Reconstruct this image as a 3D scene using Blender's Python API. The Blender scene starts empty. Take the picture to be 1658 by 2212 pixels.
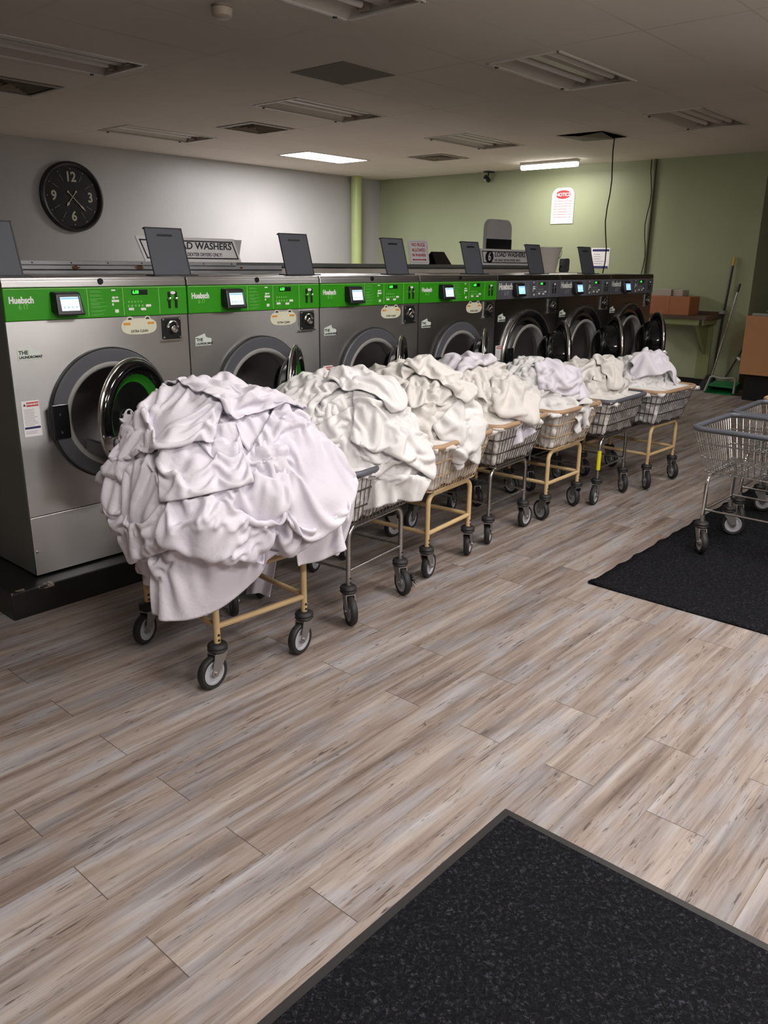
import bpy, bmesh, math, random
import numpy as np
from mathutils import Vector, Matrix, noise
PI = math.pi
S = bpy.context.scene
C = S.collection

# ------------------------------------------------------------------ camera
YAW, PITCH, ROLL, FPX, EYE = 0.8493, 0.3010, 0.0114, 1732.05, 1.48
def cam_axes():
    f = np.array([math.sin(YAW)*math.cos(PITCH), math.cos(YAW)*math.cos(PITCH), -math.sin(PITCH)])
    r = np.array([math.cos(YAW), -math.sin(YAW), 0.0]); u = np.cross(r, f)
    c, s = math.cos(ROLL), math.sin(ROLL)
    return c*r+s*u, -s*r+c*u, f
cr, cu, cf = cam_axes()
cam = bpy.data.objects.new('camera', bpy.data.cameras.new('camera'))
cam.matrix_world = Matrix(((cr[0], cu[0], -cf[0], 0), (cr[1], cu[1], -cf[1], 0), (cr[2], cu[2], -cf[2], EYE), (0, 0, 0, 1)))
cam.data.sensor_fit = 'HORIZONTAL'; cam.data.sensor_width = 36.0
cam.data.lens = FPX/1658.0*36.0
cam.data.clip_start = 0.05
C.objects.link(cam); S.camera = cam

# ------------------------------------------------------------------ exposure, world, lamps
S.view_settings.view_transform = 'Standard'
S.view_settings.look = 'None'
S.view_settings.exposure = 0.40
S.view_settings.gamma = 1.0
S.view_settings.use_curve_mapping = False
W = bpy.data.worlds.new('night'); S.world = W; W.use_nodes = True
W.node_tree.nodes['Background'].inputs[0].default_value = (0.35, 0.33, 0.36, 1)
W.node_tree.nodes['Background'].inputs[1].default_value = 0.02
LAMP_COL = (1.0, 0.972, 0.965)
# ceiling troffers that are switched on: centre x, y, watts
LIT = [(3.11, 0.84, 20), (5.53, 0.84, 10), (0.69, 0.84, 12), (0.69, -1.58, 48), (3.11, -1.58, 46)]
LIT_SIDE = 0.50                   # strength of the fill point lamp added under each front troffer
LIT_BACK = (7.88, 8.02, 78)       # the lit troffer at the grey wall
LIT_STRIP = (9.88, 5.90, 13)      # the lit strip at the green wall
CEIL = 2.77
S.cycles.max_bounces = 8
S.cycles.diffuse_bounces = 4
S.cycles.glossy_bounces = 4
S.cycles.transmission_bounces = 6
S.cycles.sample_clamp_indirect = 6.0
S.cycles.use_denoising = True
S.cycles.caustics_reflective = False
S.cycles.caustics_refractive = False

# ------------------------------------------------------------------ helpers
MATS = {}
def srgb(r, g, b):
    f = lambda c: (c/255/12.92) if c/255 <= 0.04045 else ((c/255+0.055)/1.055)**2.4
    return (f(r), f(g), f(b), 1.0)
class NT:
    """tiny node-tree writer"""
    def __init__(s, name):
        s.m = bpy.data.materials.new(name); s.m.use_nodes = True
        s.t = s.m.node_tree; s.b = s.t.nodes['Principled BSDF']
    def n(s, typ, **kw):
        nd = s.t.nodes.new(typ)
        for k, v in kw.items():
            if k.startswith('i_'):
                nd.inputs[int(k[2:])].default_value = v
            else: setattr(nd, k, v)
        return nd
    def l(s, a, b): s.t.links.new(a, b)
    def inp(s, nd, i, v):
        if hasattr(v, 'is_output'): s.l(v, nd.inputs[i])
        else: nd.inputs[i].default_value = v
    def math(s, op, a, b=0.0, c=None):
        nd = s.n('ShaderNodeMath', operation=op); s.inp(nd, 0, a); s.inp(nd, 1, b)
        if c is not None: s.inp(nd, 2, c)
        return nd.outputs[0]
    def mix(s, f, a, b, blend='MIX'):
        nd = s.n('ShaderNodeMix', data_type='RGBA', blend_type=blend)
        s.inp(nd, 0, f); s.inp(nd, 6, a); s.inp(nd, 7, b)
        return nd.outputs[2]
    def ramp(s, f, stops, interp='LINEAR'):
        nd = s.n('ShaderNodeValToRGB'); cr_ = nd.color_ramp; cr_.interpolation = interp
        while len(cr_.elements) < len(stops): cr_.elements.new(0.5)
        for e, (p, c) in zip(cr_.elements, stops): e.position = p; e.color = c
        s.l(f, nd.inputs[0]); return nd.outputs[0]
    def coords(s, kind='Object', scale=(1, 1, 1), loc=(0, 0, 0)):
        tc = s.n('ShaderNodeTexCoord'); mp = s.n('ShaderNodeMapping')
        mp.inputs['Scale'].default_value = scale; mp.inputs['Location'].default_value = loc
        s.l(tc.outputs[kind], mp.inputs[0]); return mp.outputs[0]
    def noise(s, vec, scale, detail=4.0, rough=0.5, dist=0.0):
        nd = s.n('ShaderNodeTexNoise'); s.l(vec, nd.inputs['Vector'])
        nd.inputs['Scale'].default_value = scale; nd.inputs['Detail'].default_value = detail
        nd.inputs['Roughness'].default_value = rough; nd.inputs['Distortion'].default_value = dist
        return nd.outputs['Fac']
    def bump(s, h, strength, dist=0.01):
        nd = s.n('ShaderNodeBump'); nd.inputs['Strength'].default_value = strength
        nd.inputs['Distance'].default_value = dist; s.l(h, nd.inputs['Height'])
        s.l(nd.outputs[0], s.b.inputs['Normal'])
def plain(name, col, rough=0.5, metal=0.0, spec=0.5, vary=0.0, vscale=6.0, bump=0.0, bscale=60.0, coat=0.0):
    """a plain surface with a little procedural wear in tone and gloss"""
    if name in MATS: return MATS[name]
    m = NT(name); b = m.b
    b.inputs['Metallic'].default_value = metal
    b.inputs['Specular IOR Level'].default_value = spec
    b.inputs['Coat Weight'].default_value = coat
    v = m.coords('Object')
    nz = m.noise(v, vscale, 4)
    if vary > 0:
        d = tuple(c*(1-vary) for c in col[:3])+(1,); l = tuple(min(1, c*(1+vary)) for c in col[:3])+(1,)
        m.l(m.ramp(nz, [(0.3, d), (0.7, l)]), b.inputs['Base Color'])
    else: b.inputs['Base Color'].default_value = col
    m.l(m.math('MULTIPLY_ADD', nz, 0.12, rough-0.06), b.inputs['Roughness'])
    if bump > 0: m.bump(m.noise(v, bscale, 3), bump, 0.002)
    MATS[name] = m.m; return m.m
def glow(name, col, strength):
    if name in MATS: return MATS[name]
    m = NT(name); m.b.inputs['Base Color'].default_value = col
    m.b.inputs['Emission Color'].default_value = col; m.b.inputs['Emission Strength'].default_value = strength
    MATS[name] = m.m; return m.m

class MB:
    """collects shapes into one mesh"""
    def __init__(s): s.v = []; s.f = []; s.mi = []; s.cur = 0
    def add(s, vs, fs):
        o = len(s.v); s.v += [tuple(p) for p in vs]
        for f in fs: s.f.append([i+o for i in f]); s.mi.append(s.cur)
        return s
    def box(s, x0, x1, y0, y1, z0, z1, M=None, bev=0.0):
        if bev <= 0:
            vs = [(x0,y0,z0),(x1,y0,z0),(x1,y1,z0),(x0,y1,z0),(x0,y0,z1),(x1,y0,z1),(x1,y1,z1),(x0,y1,z1)]
            fs = [(0,3,2,1),(4,5,6,7),(0,1,5,4),(1,2,6,5),(2,3,7,6),(3,0,4,7)]
        else:
            bm = bmesh.new(); bmesh.ops.create_cube(bm, size=1)
            for v in bm.verts: v.co = Vector(((x0+x1)/2+v.co.x*(x1-x0), (y0+y1)/2+v.co.y*(y1-y0), (z0+z1)/2+v.co.z*(z1-z0)))
            bmesh.ops.bevel(bm, geom=bm.edges[:], offset=bev, segments=2, profile=0.5, affect='EDGES')
            bm.verts.index_update()
            vs = [v.co.copy() for v in bm.verts]; fs = [[v.index for v in f.verts] for f in bm.faces]; bm.free()
        if M is not None: vs = [M @ Vector(p) for p in vs]
        return s.add(vs, fs)
    def tube(s, pts, r, n=10, cap=True, closed=False):
        pts = [Vector(p) for p in pts]; N = len(pts)
        rr = r if hasattr(r, '__len__') else [r]*N
        vs, fs = [], []; up = None
        for i, p in enumerate(pts):
            if closed: t = pts[(i+1) % N]-pts[i-1]
            elif i == 0: t = pts[1]-pts[0]
            elif i == N-1: t = pts[-1]-pts[-2]
            else: t = (pts[i+1]-pts[i]).normalized()+(pts[i]-pts[i-1]).normalized()
            t.normalize()
            if up is None: up = Vector((0,0,1)) if abs(t.z) < 0.9 else Vector((1,0,0))
            a = up-t*up.dot(t)
            if a.length < 1e-6: a = t.orthogonal()
            a.normalize(); b = t.cross(a); up = a
            for k in range(n):
                q = 2*PI*k/n; vs.append(p+(a*math.cos(q)+b*math.sin(q))*rr[i])
        for i in range(N if closed else N-1):
            j = (i+1) % N
            for k in range(n):
                k2 = (k+1) % n; fs.append((i*n+k, i*n+k2, j*n+k2, j*n+k))
        if cap and not closed:
            fs.append(tuple(range(n-1, -1, -1))); fs.append(tuple((N-1)*n+k for k in range(n)))
        return s.add(vs, fs)
    def lathe(s, prof, n=32, M=None, a0=0.0, a1=2*PI):
        """profile of (radius, height) spun about local z"""
        full = abs(a1-a0-2*PI) < 1e-6; cols = n if full else n+1
        vs, fs = [], []
        for (r, h) in prof:
            for k in range(cols):
                a = a0+(a1-a0)*k/n; vs.append(Vector((r*math.cos(a), r*math.sin(a), h)))
        for i in range(len(prof)-1):
            for k in range(n):
                k2 = (k+1) % cols; fs.append((i*cols+k, i*cols+k2, (i+1)*cols+k2, (i+1)*cols+k))
        if M is not None: vs = [M @ v for v in vs]
        return s.add(vs, fs)
    def disc(s, r, M, n=32, rx=None):
        rx = r if rx is None else rx
        vs = [M @ Vector((rx*math.cos(2*PI*k/n), r*math.sin(2*PI*k/n), 0)) for k in range(n)]
        return s.add(vs, [tuple(range(n))])
    def prism(s, poly, h0, h1, M=None):
        n = len(poly); vs = [Vector((p[0], p[1], h0)) for p in poly]+[Vector((p[0], p[1], h1)) for p in poly]
        fs = [tuple(range(n-1, -1, -1)), tuple(range(n, 2*n))]+[(k, (k+1) % n, n+(k+1) % n, n+k) for k in range(n)]
        if M is not None: vs = [M @ v for v in vs]
        return s.add(vs, fs)
    def build(s, name, mat, parent=None, smooth=None, mats=None):
        me = bpy.data.meshes.new(name); me.from_pydata([tuple(v) for v in s.v], [], s.f); me.validate()
        bm = bmesh.new(); bm.from_mesh(me); bmesh.ops.recalc_face_normals(bm, faces=bm.faces[:]); bm.to_mesh(me); bm.free()
        for m in (mats or [mat]): me.materials.append(m)
        if mats:
            for p, i in zip(me.polygons, s.mi): p.material_index = i
        if smooth:
            for p in me.polygons: p.use_smooth = True
            me.set_sharp_from_angle(angle=math.radians(smooth))
        o = bpy.data.objects.new(name, me); C.objects.link(o)
        if parent is not None: o.parent = parent
        return o
def tag(o, label=None, cat=None, group=None, kind=None):
    if label: o['label'] = label
    if cat: o['category'] = cat
    if group: o['group'] = group
    if kind: o['kind'] = kind
    return o
def empty(name, loc=(0,0,0), rz=0.0):
    o = bpy.data.objects.new(name, None); o.empty_display_size = 0.1
    o.location = loc; o.rotation_euler = (0, 0, rz); C.objects.link(o); return o
KIDS = {}
def copy_tree(o, parent=None):
    c = o.copy(); C.objects.link(c); c.parent = parent
    for ch in list(o.children): copy_tree(ch, c)
    return c
def TR(x, y, z): return Matrix.Translation((x, y, z))
def RX(a): return Matrix.Rotation(a, 4, 'X')
def RY(a): return Matrix.Rotation(a, 4, 'Y')
def RZ(a): return Matrix.Rotation(a, 4, 'Z')
FRONT = RX(PI/2)           # a drawing in xy stood up to face -y
def writing(name, txt, size, mat, parent, M, align='LEFT', bold=0.0, depth=0.0006, sx=1.0):
    """lettering as a mesh; M places the text's baseline frame (x right, y up)"""
    cu_ = bpy.data.curves.new(name, 'FONT'); cu_.body = txt; cu_.size = size; cu_.align_x = align
    cu_.align_y = 'CENTER'; cu_.offset = bold; cu_.extrude = depth; cu_.resolution_u = 3
    t = bpy.data.objects.new('tmp', cu_); C.objects.link(t)
    dg = bpy.context.evaluated_depsgraph_get(); me = bpy.data.meshes.new_from_object(t.evaluated_get(dg))
    bpy.data.objects.remove(t); bpy.data.curves.remove(cu_)
    for v in me.vertices: v.co = M @ Vector((v.co.x*sx, v.co.y, v.co.z))
    me.name = name; me.materials.clear(); me.materials.append(mat)
    o = bpy.data.objects.new(name, me); C.objects.link(o)
    if parent is not None: o.parent = parent
    return o
def merge_text(name, items, mat, parent):
    """several lines of one notice as one part"""
    vs, fs = [], []
    for (txt, size, M, align, bold) in items:
        o = writing('tmp', txt, size, mat, None, M, align, bold)
        k = len(vs); vs += [tuple(v.co) for v in o.data.vertices]
        fs += [[i+k for i in p.vertices] for p in o.data.polygons]
        me = o.data; bpy.data.objects.remove(o); bpy.data.meshes.remove(me)
    mb = MB(); mb.add(vs, fs)
    return mb.build(name, mat, parent)
# ------------------------------------------------------------------ materials
def mat_floor():
    m = NT('vinyl_plank'); b = m.b
    tc = m.n('ShaderNodeTexCoord'); sp = m.n('ShaderNodeSeparateXYZ'); m.l(tc.outputs['Object'], sp.inputs[0])
    x, y = sp.outputs[0], sp.outputs[1]
    Wd, Ln = 0.1652, 1.2
    yr = m.math('DIVIDE', m.math('SUBTRACT', y, 1.038), Wd)
    row = m.math('FLOOR', yr); fy = m.math('SUBTRACT', yr, row)
    par = m.math('FLOORED_MODULO', row, 2.0)
    off = m.math('MULTIPLY_ADD', par, -0.355, 1.103)
    xr = m.math('DIVIDE', m.math('SUBTRACT', x, off), Ln)
    colm = m.math('FLOOR', xr); fx = m.math('SUBTRACT', xr, colm)
    # a random number per plank
    cb = m.n('ShaderNodeCombineXYZ'); m.l(row, cb.inputs[0]); m.l(colm, cb.inputs[1])
    wn = m.n('ShaderNodeTexWhiteNoise', noise_dimensions='3D'); m.l(cb.outputs[0], wn.inputs[0])
    rnd = wn.outputs['Value']
    # streaks along the plank
    cs = m.n('ShaderNodeCombineXYZ')
    m.l(m.math('MULTIPLY_ADD', rnd, 37.0, x), cs.inputs[0]); m.l(y, cs.inputs[1]); m.l(m.math('MULTIPLY', rnd, 19.0), cs.inputs[2])
    mp = m.n('ShaderNodeMapping'); mp.inputs['Scale'].default_value = (0.85, 13.0, 1.0); m.l(cs.outputs[0], mp.inputs[0])
    broad = m.noise(mp.outputs[0], 1.6, 2.5, 0.5, 0.5)
    mp2 = m.n('ShaderNodeMapping'); mp2.inputs['Scale'].default_value = (2.2, 70.0, 1.0); m.l(cs.outputs[0], mp2.inputs[0])
    fine = m.noise(mp2.outputs[0], 1.5, 5.0, 0.65, 0.6)
    mp3 = m.n('ShaderNodeMapping'); mp3.inputs['Scale'].default_value = (1.0, 4.0, 1.0); m.l(cs.outputs[0], mp3.inputs[0])
    blot = m.noise(mp3.outputs[0], 3.0, 3.0, 0.5, 0.3)
    mpm = m.n('ShaderNodeMapping'); mpm.inputs['Scale'].default_value = (1.5, 34.0, 1.0); m.l(cs.outputs[0], mpm.inputs[0])
    mid = m.noise(mpm.outputs[0], 1.4, 4.0, 0.6, 0.9)
    mpg = m.n('ShaderNodeMapping'); mpg.inputs['Scale'].default_value = (9.0, 300.0, 1.0); m.l(cs.outputs[0], mpg.inputs[0])
    grain = m.noise(mpg.outputs[0], 1.0, 3.0, 0.6)
    tone = m.math('ADD', m.math('MULTIPLY_ADD', m.math('SUBTRACT', broad, 0.5), 1.35, 0.5), m.math('MULTIPLY', m.math('SUBTRACT', rnd, 0.5), 0.16))
    tone = m.math('ADD', tone, m.math('MULTIPLY', m.math('SUBTRACT', mid, 0.5), 0.75))
    tone = m.math('ADD', tone, m.math('MULTIPLY', m.math('SUBTRACT', fine, 0.5), 0.40))
    tone = m.math('ADD', tone, m.math('MULTIPLY', m.math('SUBTRACT', grain, 0.5), 0.34))
    warm = m.ramp(tone, [(0.05, srgb(96,82,74)), (0.28, srgb(125,110,101)), (0.5, srgb(147,133,124)), (0.72, srgb(164,152,144)), (0.97, srgb(180,171,165))])
    cool = m.ramp(tone, [(0.05, srgb(102,95,93)), (0.3, srgb(131,124,122)), (0.55, srgb(153,147,147)), (0.97, srgb(177,173,174))])
    col = m.mix(m.ramp(blot, [(0.46, (0,0,0,1)), (0.62, (1,1,1,1))]), warm, cool)
    # short dark grain cracks, thicker in some places
    mp4 = m.n('ShaderNodeMapping'); mp4.inputs['Scale'].default_value = (7.0, 85.0, 1.0); m.l(cs.outputs[0], mp4.inputs[0])
    cr1 = m.noise(mp4.outputs[0], 1.1, 3.0, 0.6, 1.6)
    crack = m.math('MULTIPLY', m.ramp(cr1, [(0.59, (0,0,0,1)), (0.66, (1,1,1,1))]), m.ramp(m.noise(mp3.outputs[0], 5.0, 2.0), [(0.40, (0.15,0.15,0.15,1)), (0.58, (1,1,1,1))]))
    col = m.mix(m.math('MULTIPLY', crack, 0.85), col, srgb(70,57,52))
    # knots with rings
    mp5 = m.n('ShaderNodeMapping'); mp5.inputs['Scale'].default_value = (3.4, 9.0, 1.0); m.l(cs.outputs[0], mp5.inputs[0])
    dn = m.n('ShaderNodeTexNoise'); m.l(mp5.outputs[0], dn.inputs['Vector']); dn.inputs['Scale'].default_value = 2.5
    vm = m.n('ShaderNodeVectorMath', operation='MULTIPLY_ADD'); m.l(dn.outputs['Color'], vm.inputs[0]); vm.inputs[1].default_value = (0.5, 0.35, 0.0); m.l(mp5.outputs[0], vm.inputs[2])
    vo = m.n('ShaderNodeTexVoronoi'); m.l(vm.outputs[0], vo.inputs['Vector']); vo.inputs['Scale'].default_value = 1.0
    dist = vo.outputs['Distance']
    ring = m.math('MULTIPLY_ADD', m.math('SINE', m.math('MULTIPLY', dist, 70.0)), 0.5, 0.5)
    near = m.ramp(dist, [(0.03, (1,1,1,1)), (0.26, (0,0,0,1))])
    core = m.ramp(dist, [(0.03, (1,1,1,1)), (0.09, (0,0,0,1))])
    some = m.ramp(m.noise(mp3.outputs[0], 2.2, 1.0), [(0.48, (0,0,0,1)), (0.56, (1,1,1,1))])
    kn = m.math('MULTIPLY', m.math('MAXIMUM', core, m.math('MULTIPLY', m.math('MULTIPLY', near, ring), 0.6)), some)
    col = m.mix(m.math('MULTIPLY', kn, 0.7), col, srgb(84,70,63))
    # joints
    ey = m.math('MINIMUM', fy, m.math('SUBTRACT', 1.0, fy)); ex = m.math('MINIMUM', fx, m.math('SUBTRACT', 1.0, fx))
    jy = m.math('LESS_THAN', ey, 0.006); jx = m.math('LESS_THAN', ex, 0.0011)
    joint = m.math('MAXIMUM', m.math('MULTIPLY', jy, 0.45), m.math('MULTIPLY', jx, 0.85))
    col = m.mix(joint, col, srgb(70,59,54))
    m.l(col, b.inputs['Base Color'])
    m.l(m.math('MULTIPLY_ADD', fine, 0.2, 0.42), b.inputs['Roughness'])
    b.inputs['Specular IOR Level'].default_value = 0.35
    m.bump(m.math('SUBTRACT', fine, m.math('MULTIPLY', joint, 1.5)), 0.08, 0.002)
    return m.m
def mat_ceiling():
    m = NT('ceiling_tile'); b = m.b
    tc = m.n('ShaderNodeTexCoord'); sp = m.n('ShaderNodeSeparateXYZ'); m.l(tc.outputs['Object'], sp.inputs[0])
    fx = m.math('FRACT', m.math('DIVIDE', m.math('SUBTRACT', sp.outputs[0], 3.66), 1.21))
    fy = m.math('FRACT', m.math('DIVIDE', m.math('SUBTRACT', sp.outputs[1], 2.96), 0.605))
    lx = m.math('LESS_THAN', m.math('ABSOLUTE', m.math('SUBTRACT', fx, 0.5)), 0.493)
    ly = m.math('LESS_THAN', m.math('ABSOLUTE', m.math('SUBTRACT', fy, 0.5)), 0.488)
    tile = m.math('MINIMUM', lx, ly)
    v = m.coords('Object')
    n1 = m.noise(v, 0.7, 3, 0.5)
    base = m.ramp(n1, [(0.3, srgb(222,214,203)), (0.7, srgb(233,226,216))])
    grid = m.mix(m.noise(v, 1.1, 2), srgb(240,234,224), srgb(192,182,168))
    m.l(m.mix(tile, grid, base), b.inputs['Base Color'])
    b.inputs['Roughness'].default_value = 0.9; b.inputs['Specular IOR Level'].default_value = 0.15
    m.bump(m.math('ADD', m.math('MULTIPLY', m.noise(v, 90, 2), 0.35), tile), 0.12, 0.004)
    return m.m
def mat_wall(name, c1, c2, rough=0.42):
    m = NT(name); v = m.coords('Object')
    m.l(m.ramp(m.noise(v, 0.9, 4), [(0.3, c1), (0.7, c2)]), m.b.inputs['Base Color'])
    m.b.inputs['Roughness'].default_value = rough; m.b.inputs['Specular IOR Level'].default_value = 0.35
    m.bump(m.math('ADD', m.noise(v, 38, 3), m.math('MULTIPLY', m.noise(v, 5, 2), 1.2)), 0.13, 0.006)
    return m.m
def mat_steel(name, col, rough=0.3, brush=(2.0, 2.0, 160.0), smear=0.05):
    m = NT(name); b = m.b
    b.inputs['Metallic'].default_value = 1.0
    v = m.coords('Object', brush); v2 = m.coords('Object')
    st = m.noise(v, 3.0, 3); sm = m.noise(v2, 3.0, 3)
    c = tuple(x*0.92 for x in col[:3])+(1,)
    m.l(m.ramp(sm, [(0.3, c), (0.7, col)]), b.inputs['Base Color'])
    m.l(m.math('ADD', m.math('MULTIPLY_ADD', st, 0.12, rough-0.06), m.math('MULTIPLY', sm, 0.06)), b.inputs['Roughness'])
    if smear > 0.04:
        b.inputs['Anisotropic'].default_value = 0.85
        tg = m.n('ShaderNodeCombineXYZ', i_2=1.0); m.l(tg.outputs[0], b.inputs['Tangent'])
    bp = m.n('ShaderNodeBump'); bp.inputs['Strength'].default_value = 0.12; bp.inputs['Distance'].default_value = 0.03
    m.l(m.noise(v2, 1.6, 1), bp.inputs['Height']); m.l(bp.outputs[0], b.inputs['Normal'])
    return m.m
def mat_chrome(name, col=(0.75, 0.74, 0.73, 1), rough=0.12):
    m = NT(name); m.b.inputs['Metallic'].default_value = 1.0; m.b.inputs['Base Color'].default_value = col
    v = m.coords('Object'); m.l(m.math('MULTIPLY_ADD', m.noise(v, 25, 3), 0.14, rough-0.05), m.b.inputs['Roughness'])
    return m.m
def mat_cloth(name, col, tint):
    m = NT(name); b = m.b
    v = m.coords('Object')
    n1 = m.noise(v, 2.2, 3)
    m.l(m.ramp(n1, [(0.35, col), (0.65, tint)]), b.inputs['Base Color'])
    b.inputs['Roughness'].default_value = 0.85; b.inputs['Specular IOR Level'].default_value = 0.15
    b.inputs['Sheen Weight'].default_value = 0.15
    b.inputs['Subsurface Weight'].default_value = 0.0
    wr = m.noise(v, 26, 4, 0.55, 1.0); wr2 = m.noise(v, 9, 3, 0.5, 1.5)
    m.bump(m.math('ADD', m.math('MULTIPLY', wr, 0.35), m.math('MULTIPLY', wr2, 0.65)), 0.32, 0.02)
    return m.m
def mat_mat():
    m = NT('entrance_carpet'); v = m.coords('Object')
    n1 = m.noise(v, 95, 4, 0.7, 0.8); n2 = m.noise(v, 26, 3, 0.6)
    c = m.ramp(n1, [(0.44, srgb(20,20,23)), (0.56, srgb(33,33,37)), (0.68, srgb(74,74,82))])
    c = m.mix(m.math('MULTIPLY', n2, 0.5), c, srgb(18,18,20))
    m.l(c, m.b.inputs['Base Color']); m.b.inputs['Roughness'].default_value = 0.95
    m.b.inputs['Specular IOR Level'].default_value = 0.1
    m.bump(m.math('ADD', n1, n2), 0.9, 0.006)
    return m.m
def mat_plinth():
    m = NT('black_painted_concrete'); v = m.coords('Object')
    n1 = m.noise(v, 3, 6, 0.65); n2 = m.noise(v, 14, 5, 0.7)
    c = m.ramp(n1, [(0.35, srgb(14,14,15)), (0.72, srgb(38,37,36))])
    sp = m.n('ShaderNodeSeparateXYZ'); tc = m.n('ShaderNodeTexCoord'); m.l(tc.outputs['Object'], sp.inputs[0])
    ed = m.math('MULTIPLY', m.math('GREATER_THAN', sp.outputs[2], 0.108), m.math('LESS_THAN', sp.outputs[1], 3.275))
    nx = m.math('LESS_THAN', sp.outputs[0], 1.50)
    chip = m.math('MULTIPLY', m.math('MULTIPLY', ed, nx), m.math('GREATER_THAN', n2, 0.53))
    m.l(m.mix(chip, c, srgb(140,132,118)), m.b.inputs['Base Color'])
    m.b.inputs['Roughness'].default_value = 0.38
    m.bump(n2, 0.15, 0.004)
    return m.m
M = dict(
    floor=mat_floor(), ceiling=mat_ceiling(),
    grey=mat_wall('grey_wall_paint', srgb(170,168,169), srgb(182,180,180)),
    green=mat_wall('green_wall_paint', srgb(152,160,128), srgb(162,170,138)),
    dim=mat_wall('green_wall_shaded', srgb(72,74,56), srgb(80,82,62)),  # green wall with the low light of the recess put into its colour
    brown=mat_wall('dull_brown_wall_paint', srgb(112,104,98), srgb(122,114,106)),
    cream=mat_wall('cream_wall_paint', srgb(196,188,178), srgb(206,198,188), 0.6),
    plinth=mat_plinth(), mat=mat_mat(),
    steel=mat_steel('brushed_stainless', (0.66, 0.65, 0.645, 1), 0.30),
    steel_dark_refl=mat_steel('stainless_dark_reflections', (0.34, 0.33, 0.32, 1), 0.27),  # stainless with the dark reflections on the grey-panelled washers put into its colour
    galv=plain('pale_sheet_metal', srgb(172,172,176), 0.4, metal=0.25, vary=0.08),
    chrome=mat_chrome('chrome'), chrome_worn=mat_chrome('worn_chrome', (0.50, 0.49, 0.48, 1), 0.26),
    wire_dark=mat_chrome('dull_wire', (0.20, 0.18, 0.17, 1), 0.4),
    drum=mat_steel('drum_steel', (0.55, 0.53, 0.53, 1), 0.45, (3, 3, 3), 0.0),
    side=plain('painted_side_panel', srgb(104,106,100), 0.42, vary=0.08),
    band=plain('green_control_panel', srgb(52,150,24), 0.33, vary=0.03),
    band_grey=plain('grey_control_panel', srgb(88,90,96), 0.36, vary=0.04),
    green_line=plain('pale_green_line', srgb(140,205,110), 0.5),
    white=plain('white_print', srgb(232,234,230), 0.5),
    pale=plain('pale_green_print', srgb(120,190,96), 0.5),
    greyprint=plain('pale_grey_print', srgb(150,152,156), 0.5),
    black=plain('black_plastic', srgb(22,22,24), 0.35, vary=0.1),
    blackgloss=plain('black_gloss', srgb(12,12,13), 0.08, coat=0.5),
    ring=plain('grey_porthole_ring', srgb(88,89,94), 0.4, vary=0.05),
    ring_dark=plain('black_porthole_ring', srgb(24,24,26), 0.22, vary=0.08),
    lid=plain('grey_lid_plastic', srgb(84,88,96), 0.6, vary=0.05),
    liddark=plain('lid_edge', srgb(40,41,45), 0.5),
    lens_green=plain('green_door_trim', srgb(34,112,26), 0.25),
    gasket=plain('rubber_gasket', srgb(20,20,21), 0.5),
    cream_sticker=plain('cream_sticker', srgb(222,220,196), 0.45, vary=0.03),
    orange=plain('orange_print', srgb(226,150,48), 0.5),
    red=plain('red_print', srgb(198,62,44), 0.5),
    crimson=plain('crimson_print', srgb(176,52,62), 0.5),
    navy=plain('navy_print', srgb(46,48,104), 0.5),
    darkprint=plain('dark_print', srgb(30,28,32), 0.5),
    beige=plain('beige_powder_coat', srgb(206,178,132), 0.42, vary=0.05),
    beige_wire=plain('beige_coated_wire', srgb(176,152,122), 0.45, vary=0.08),
    tan=plain('tan_rim_vinyl', srgb(172,142,112), 0.5, vary=0.08),
    slate=plain('slate_rim_vinyl', srgb(86,88,96), 0.42, vary=0.06),
    rubber=plain('black_rubber', srgb(34,33,33), 0.55, vary=0.1),
    hub=plain('pale_grey_hub', srgb(172,172,178), 0.4, vary=0.04),
    fork=mat_steel('zinc_fork', (0.42, 0.41, 0.40, 1), 0.42, (8, 8, 8), 0.0),
    yellow=plain('yellow_sleeve', srgb(226,214,30), 0.45),
    paper=plain('white_board', srgb(242,239,240), 0.5, vary=0.02),
    signgrey=plain('grey_signboard', srgb(198,195,197), 0.5, vary=0.03),
    pipe=plain('green_pipe_paint', srgb(178,190,128), 0.42, vary=0.03),
    cardboard=plain('cardboard', srgb(166,106,70), 0.75, vary=0.06),
    cabinet=plain('light_wood_panel', srgb(186,134,92), 0.5, vary=0.05),
    shelf=plain('brown_laminate', srgb(92,72,62), 0.35, vary=0.12),
    boxpale=plain('pale_carton', srgb(170,162,150), 0.7, vary=0.05),
    dustgreen=plain('green_plastic', srgb(30,140,80), 0.4, vary=0.05),
    greyplast=plain('grey_plastic', srgb(150,150,146), 0.45, vary=0.05),
    bucket=plain('translucent_white_plastic', srgb(240,234,224), 0.4, vary=0.05),
    troffer=plain('white_enamel', srgb(205,200,190), 0.4, vary=0.03),
    tube_off=plain('unlit_tube', srgb(240,238,234), 0.3),
    vent=plain('vent_enamel', srgb(150,140,124), 0.5, vary=0.05),
    dark=plain('dark_void', srgb(20,18,16), 0.9),
    panel=plain('dusty_grey_panel', srgb(112,104,92), 0.8, vary=0.05),
    rust=plain('rust', srgb(110,72,44), 0.85, vary=0.25),
    detector=plain('off_white_plastic', srgb(196,184,164), 0.5),
    mask=plain('mascot_free_tag', srgb(214,224,214), 0.5),
    cloth1=mat_cloth('lilac_white_cotton', srgb(217,212,223), srgb(224,220,228)),
    cloth2=mat_cloth('warm_white_cotton', srgb(220,218,217), srgb(226,224,223)),
    cloth3=mat_cloth('white_terry', srgb(215,211,206), srgb(223,219,215)),
)
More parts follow.
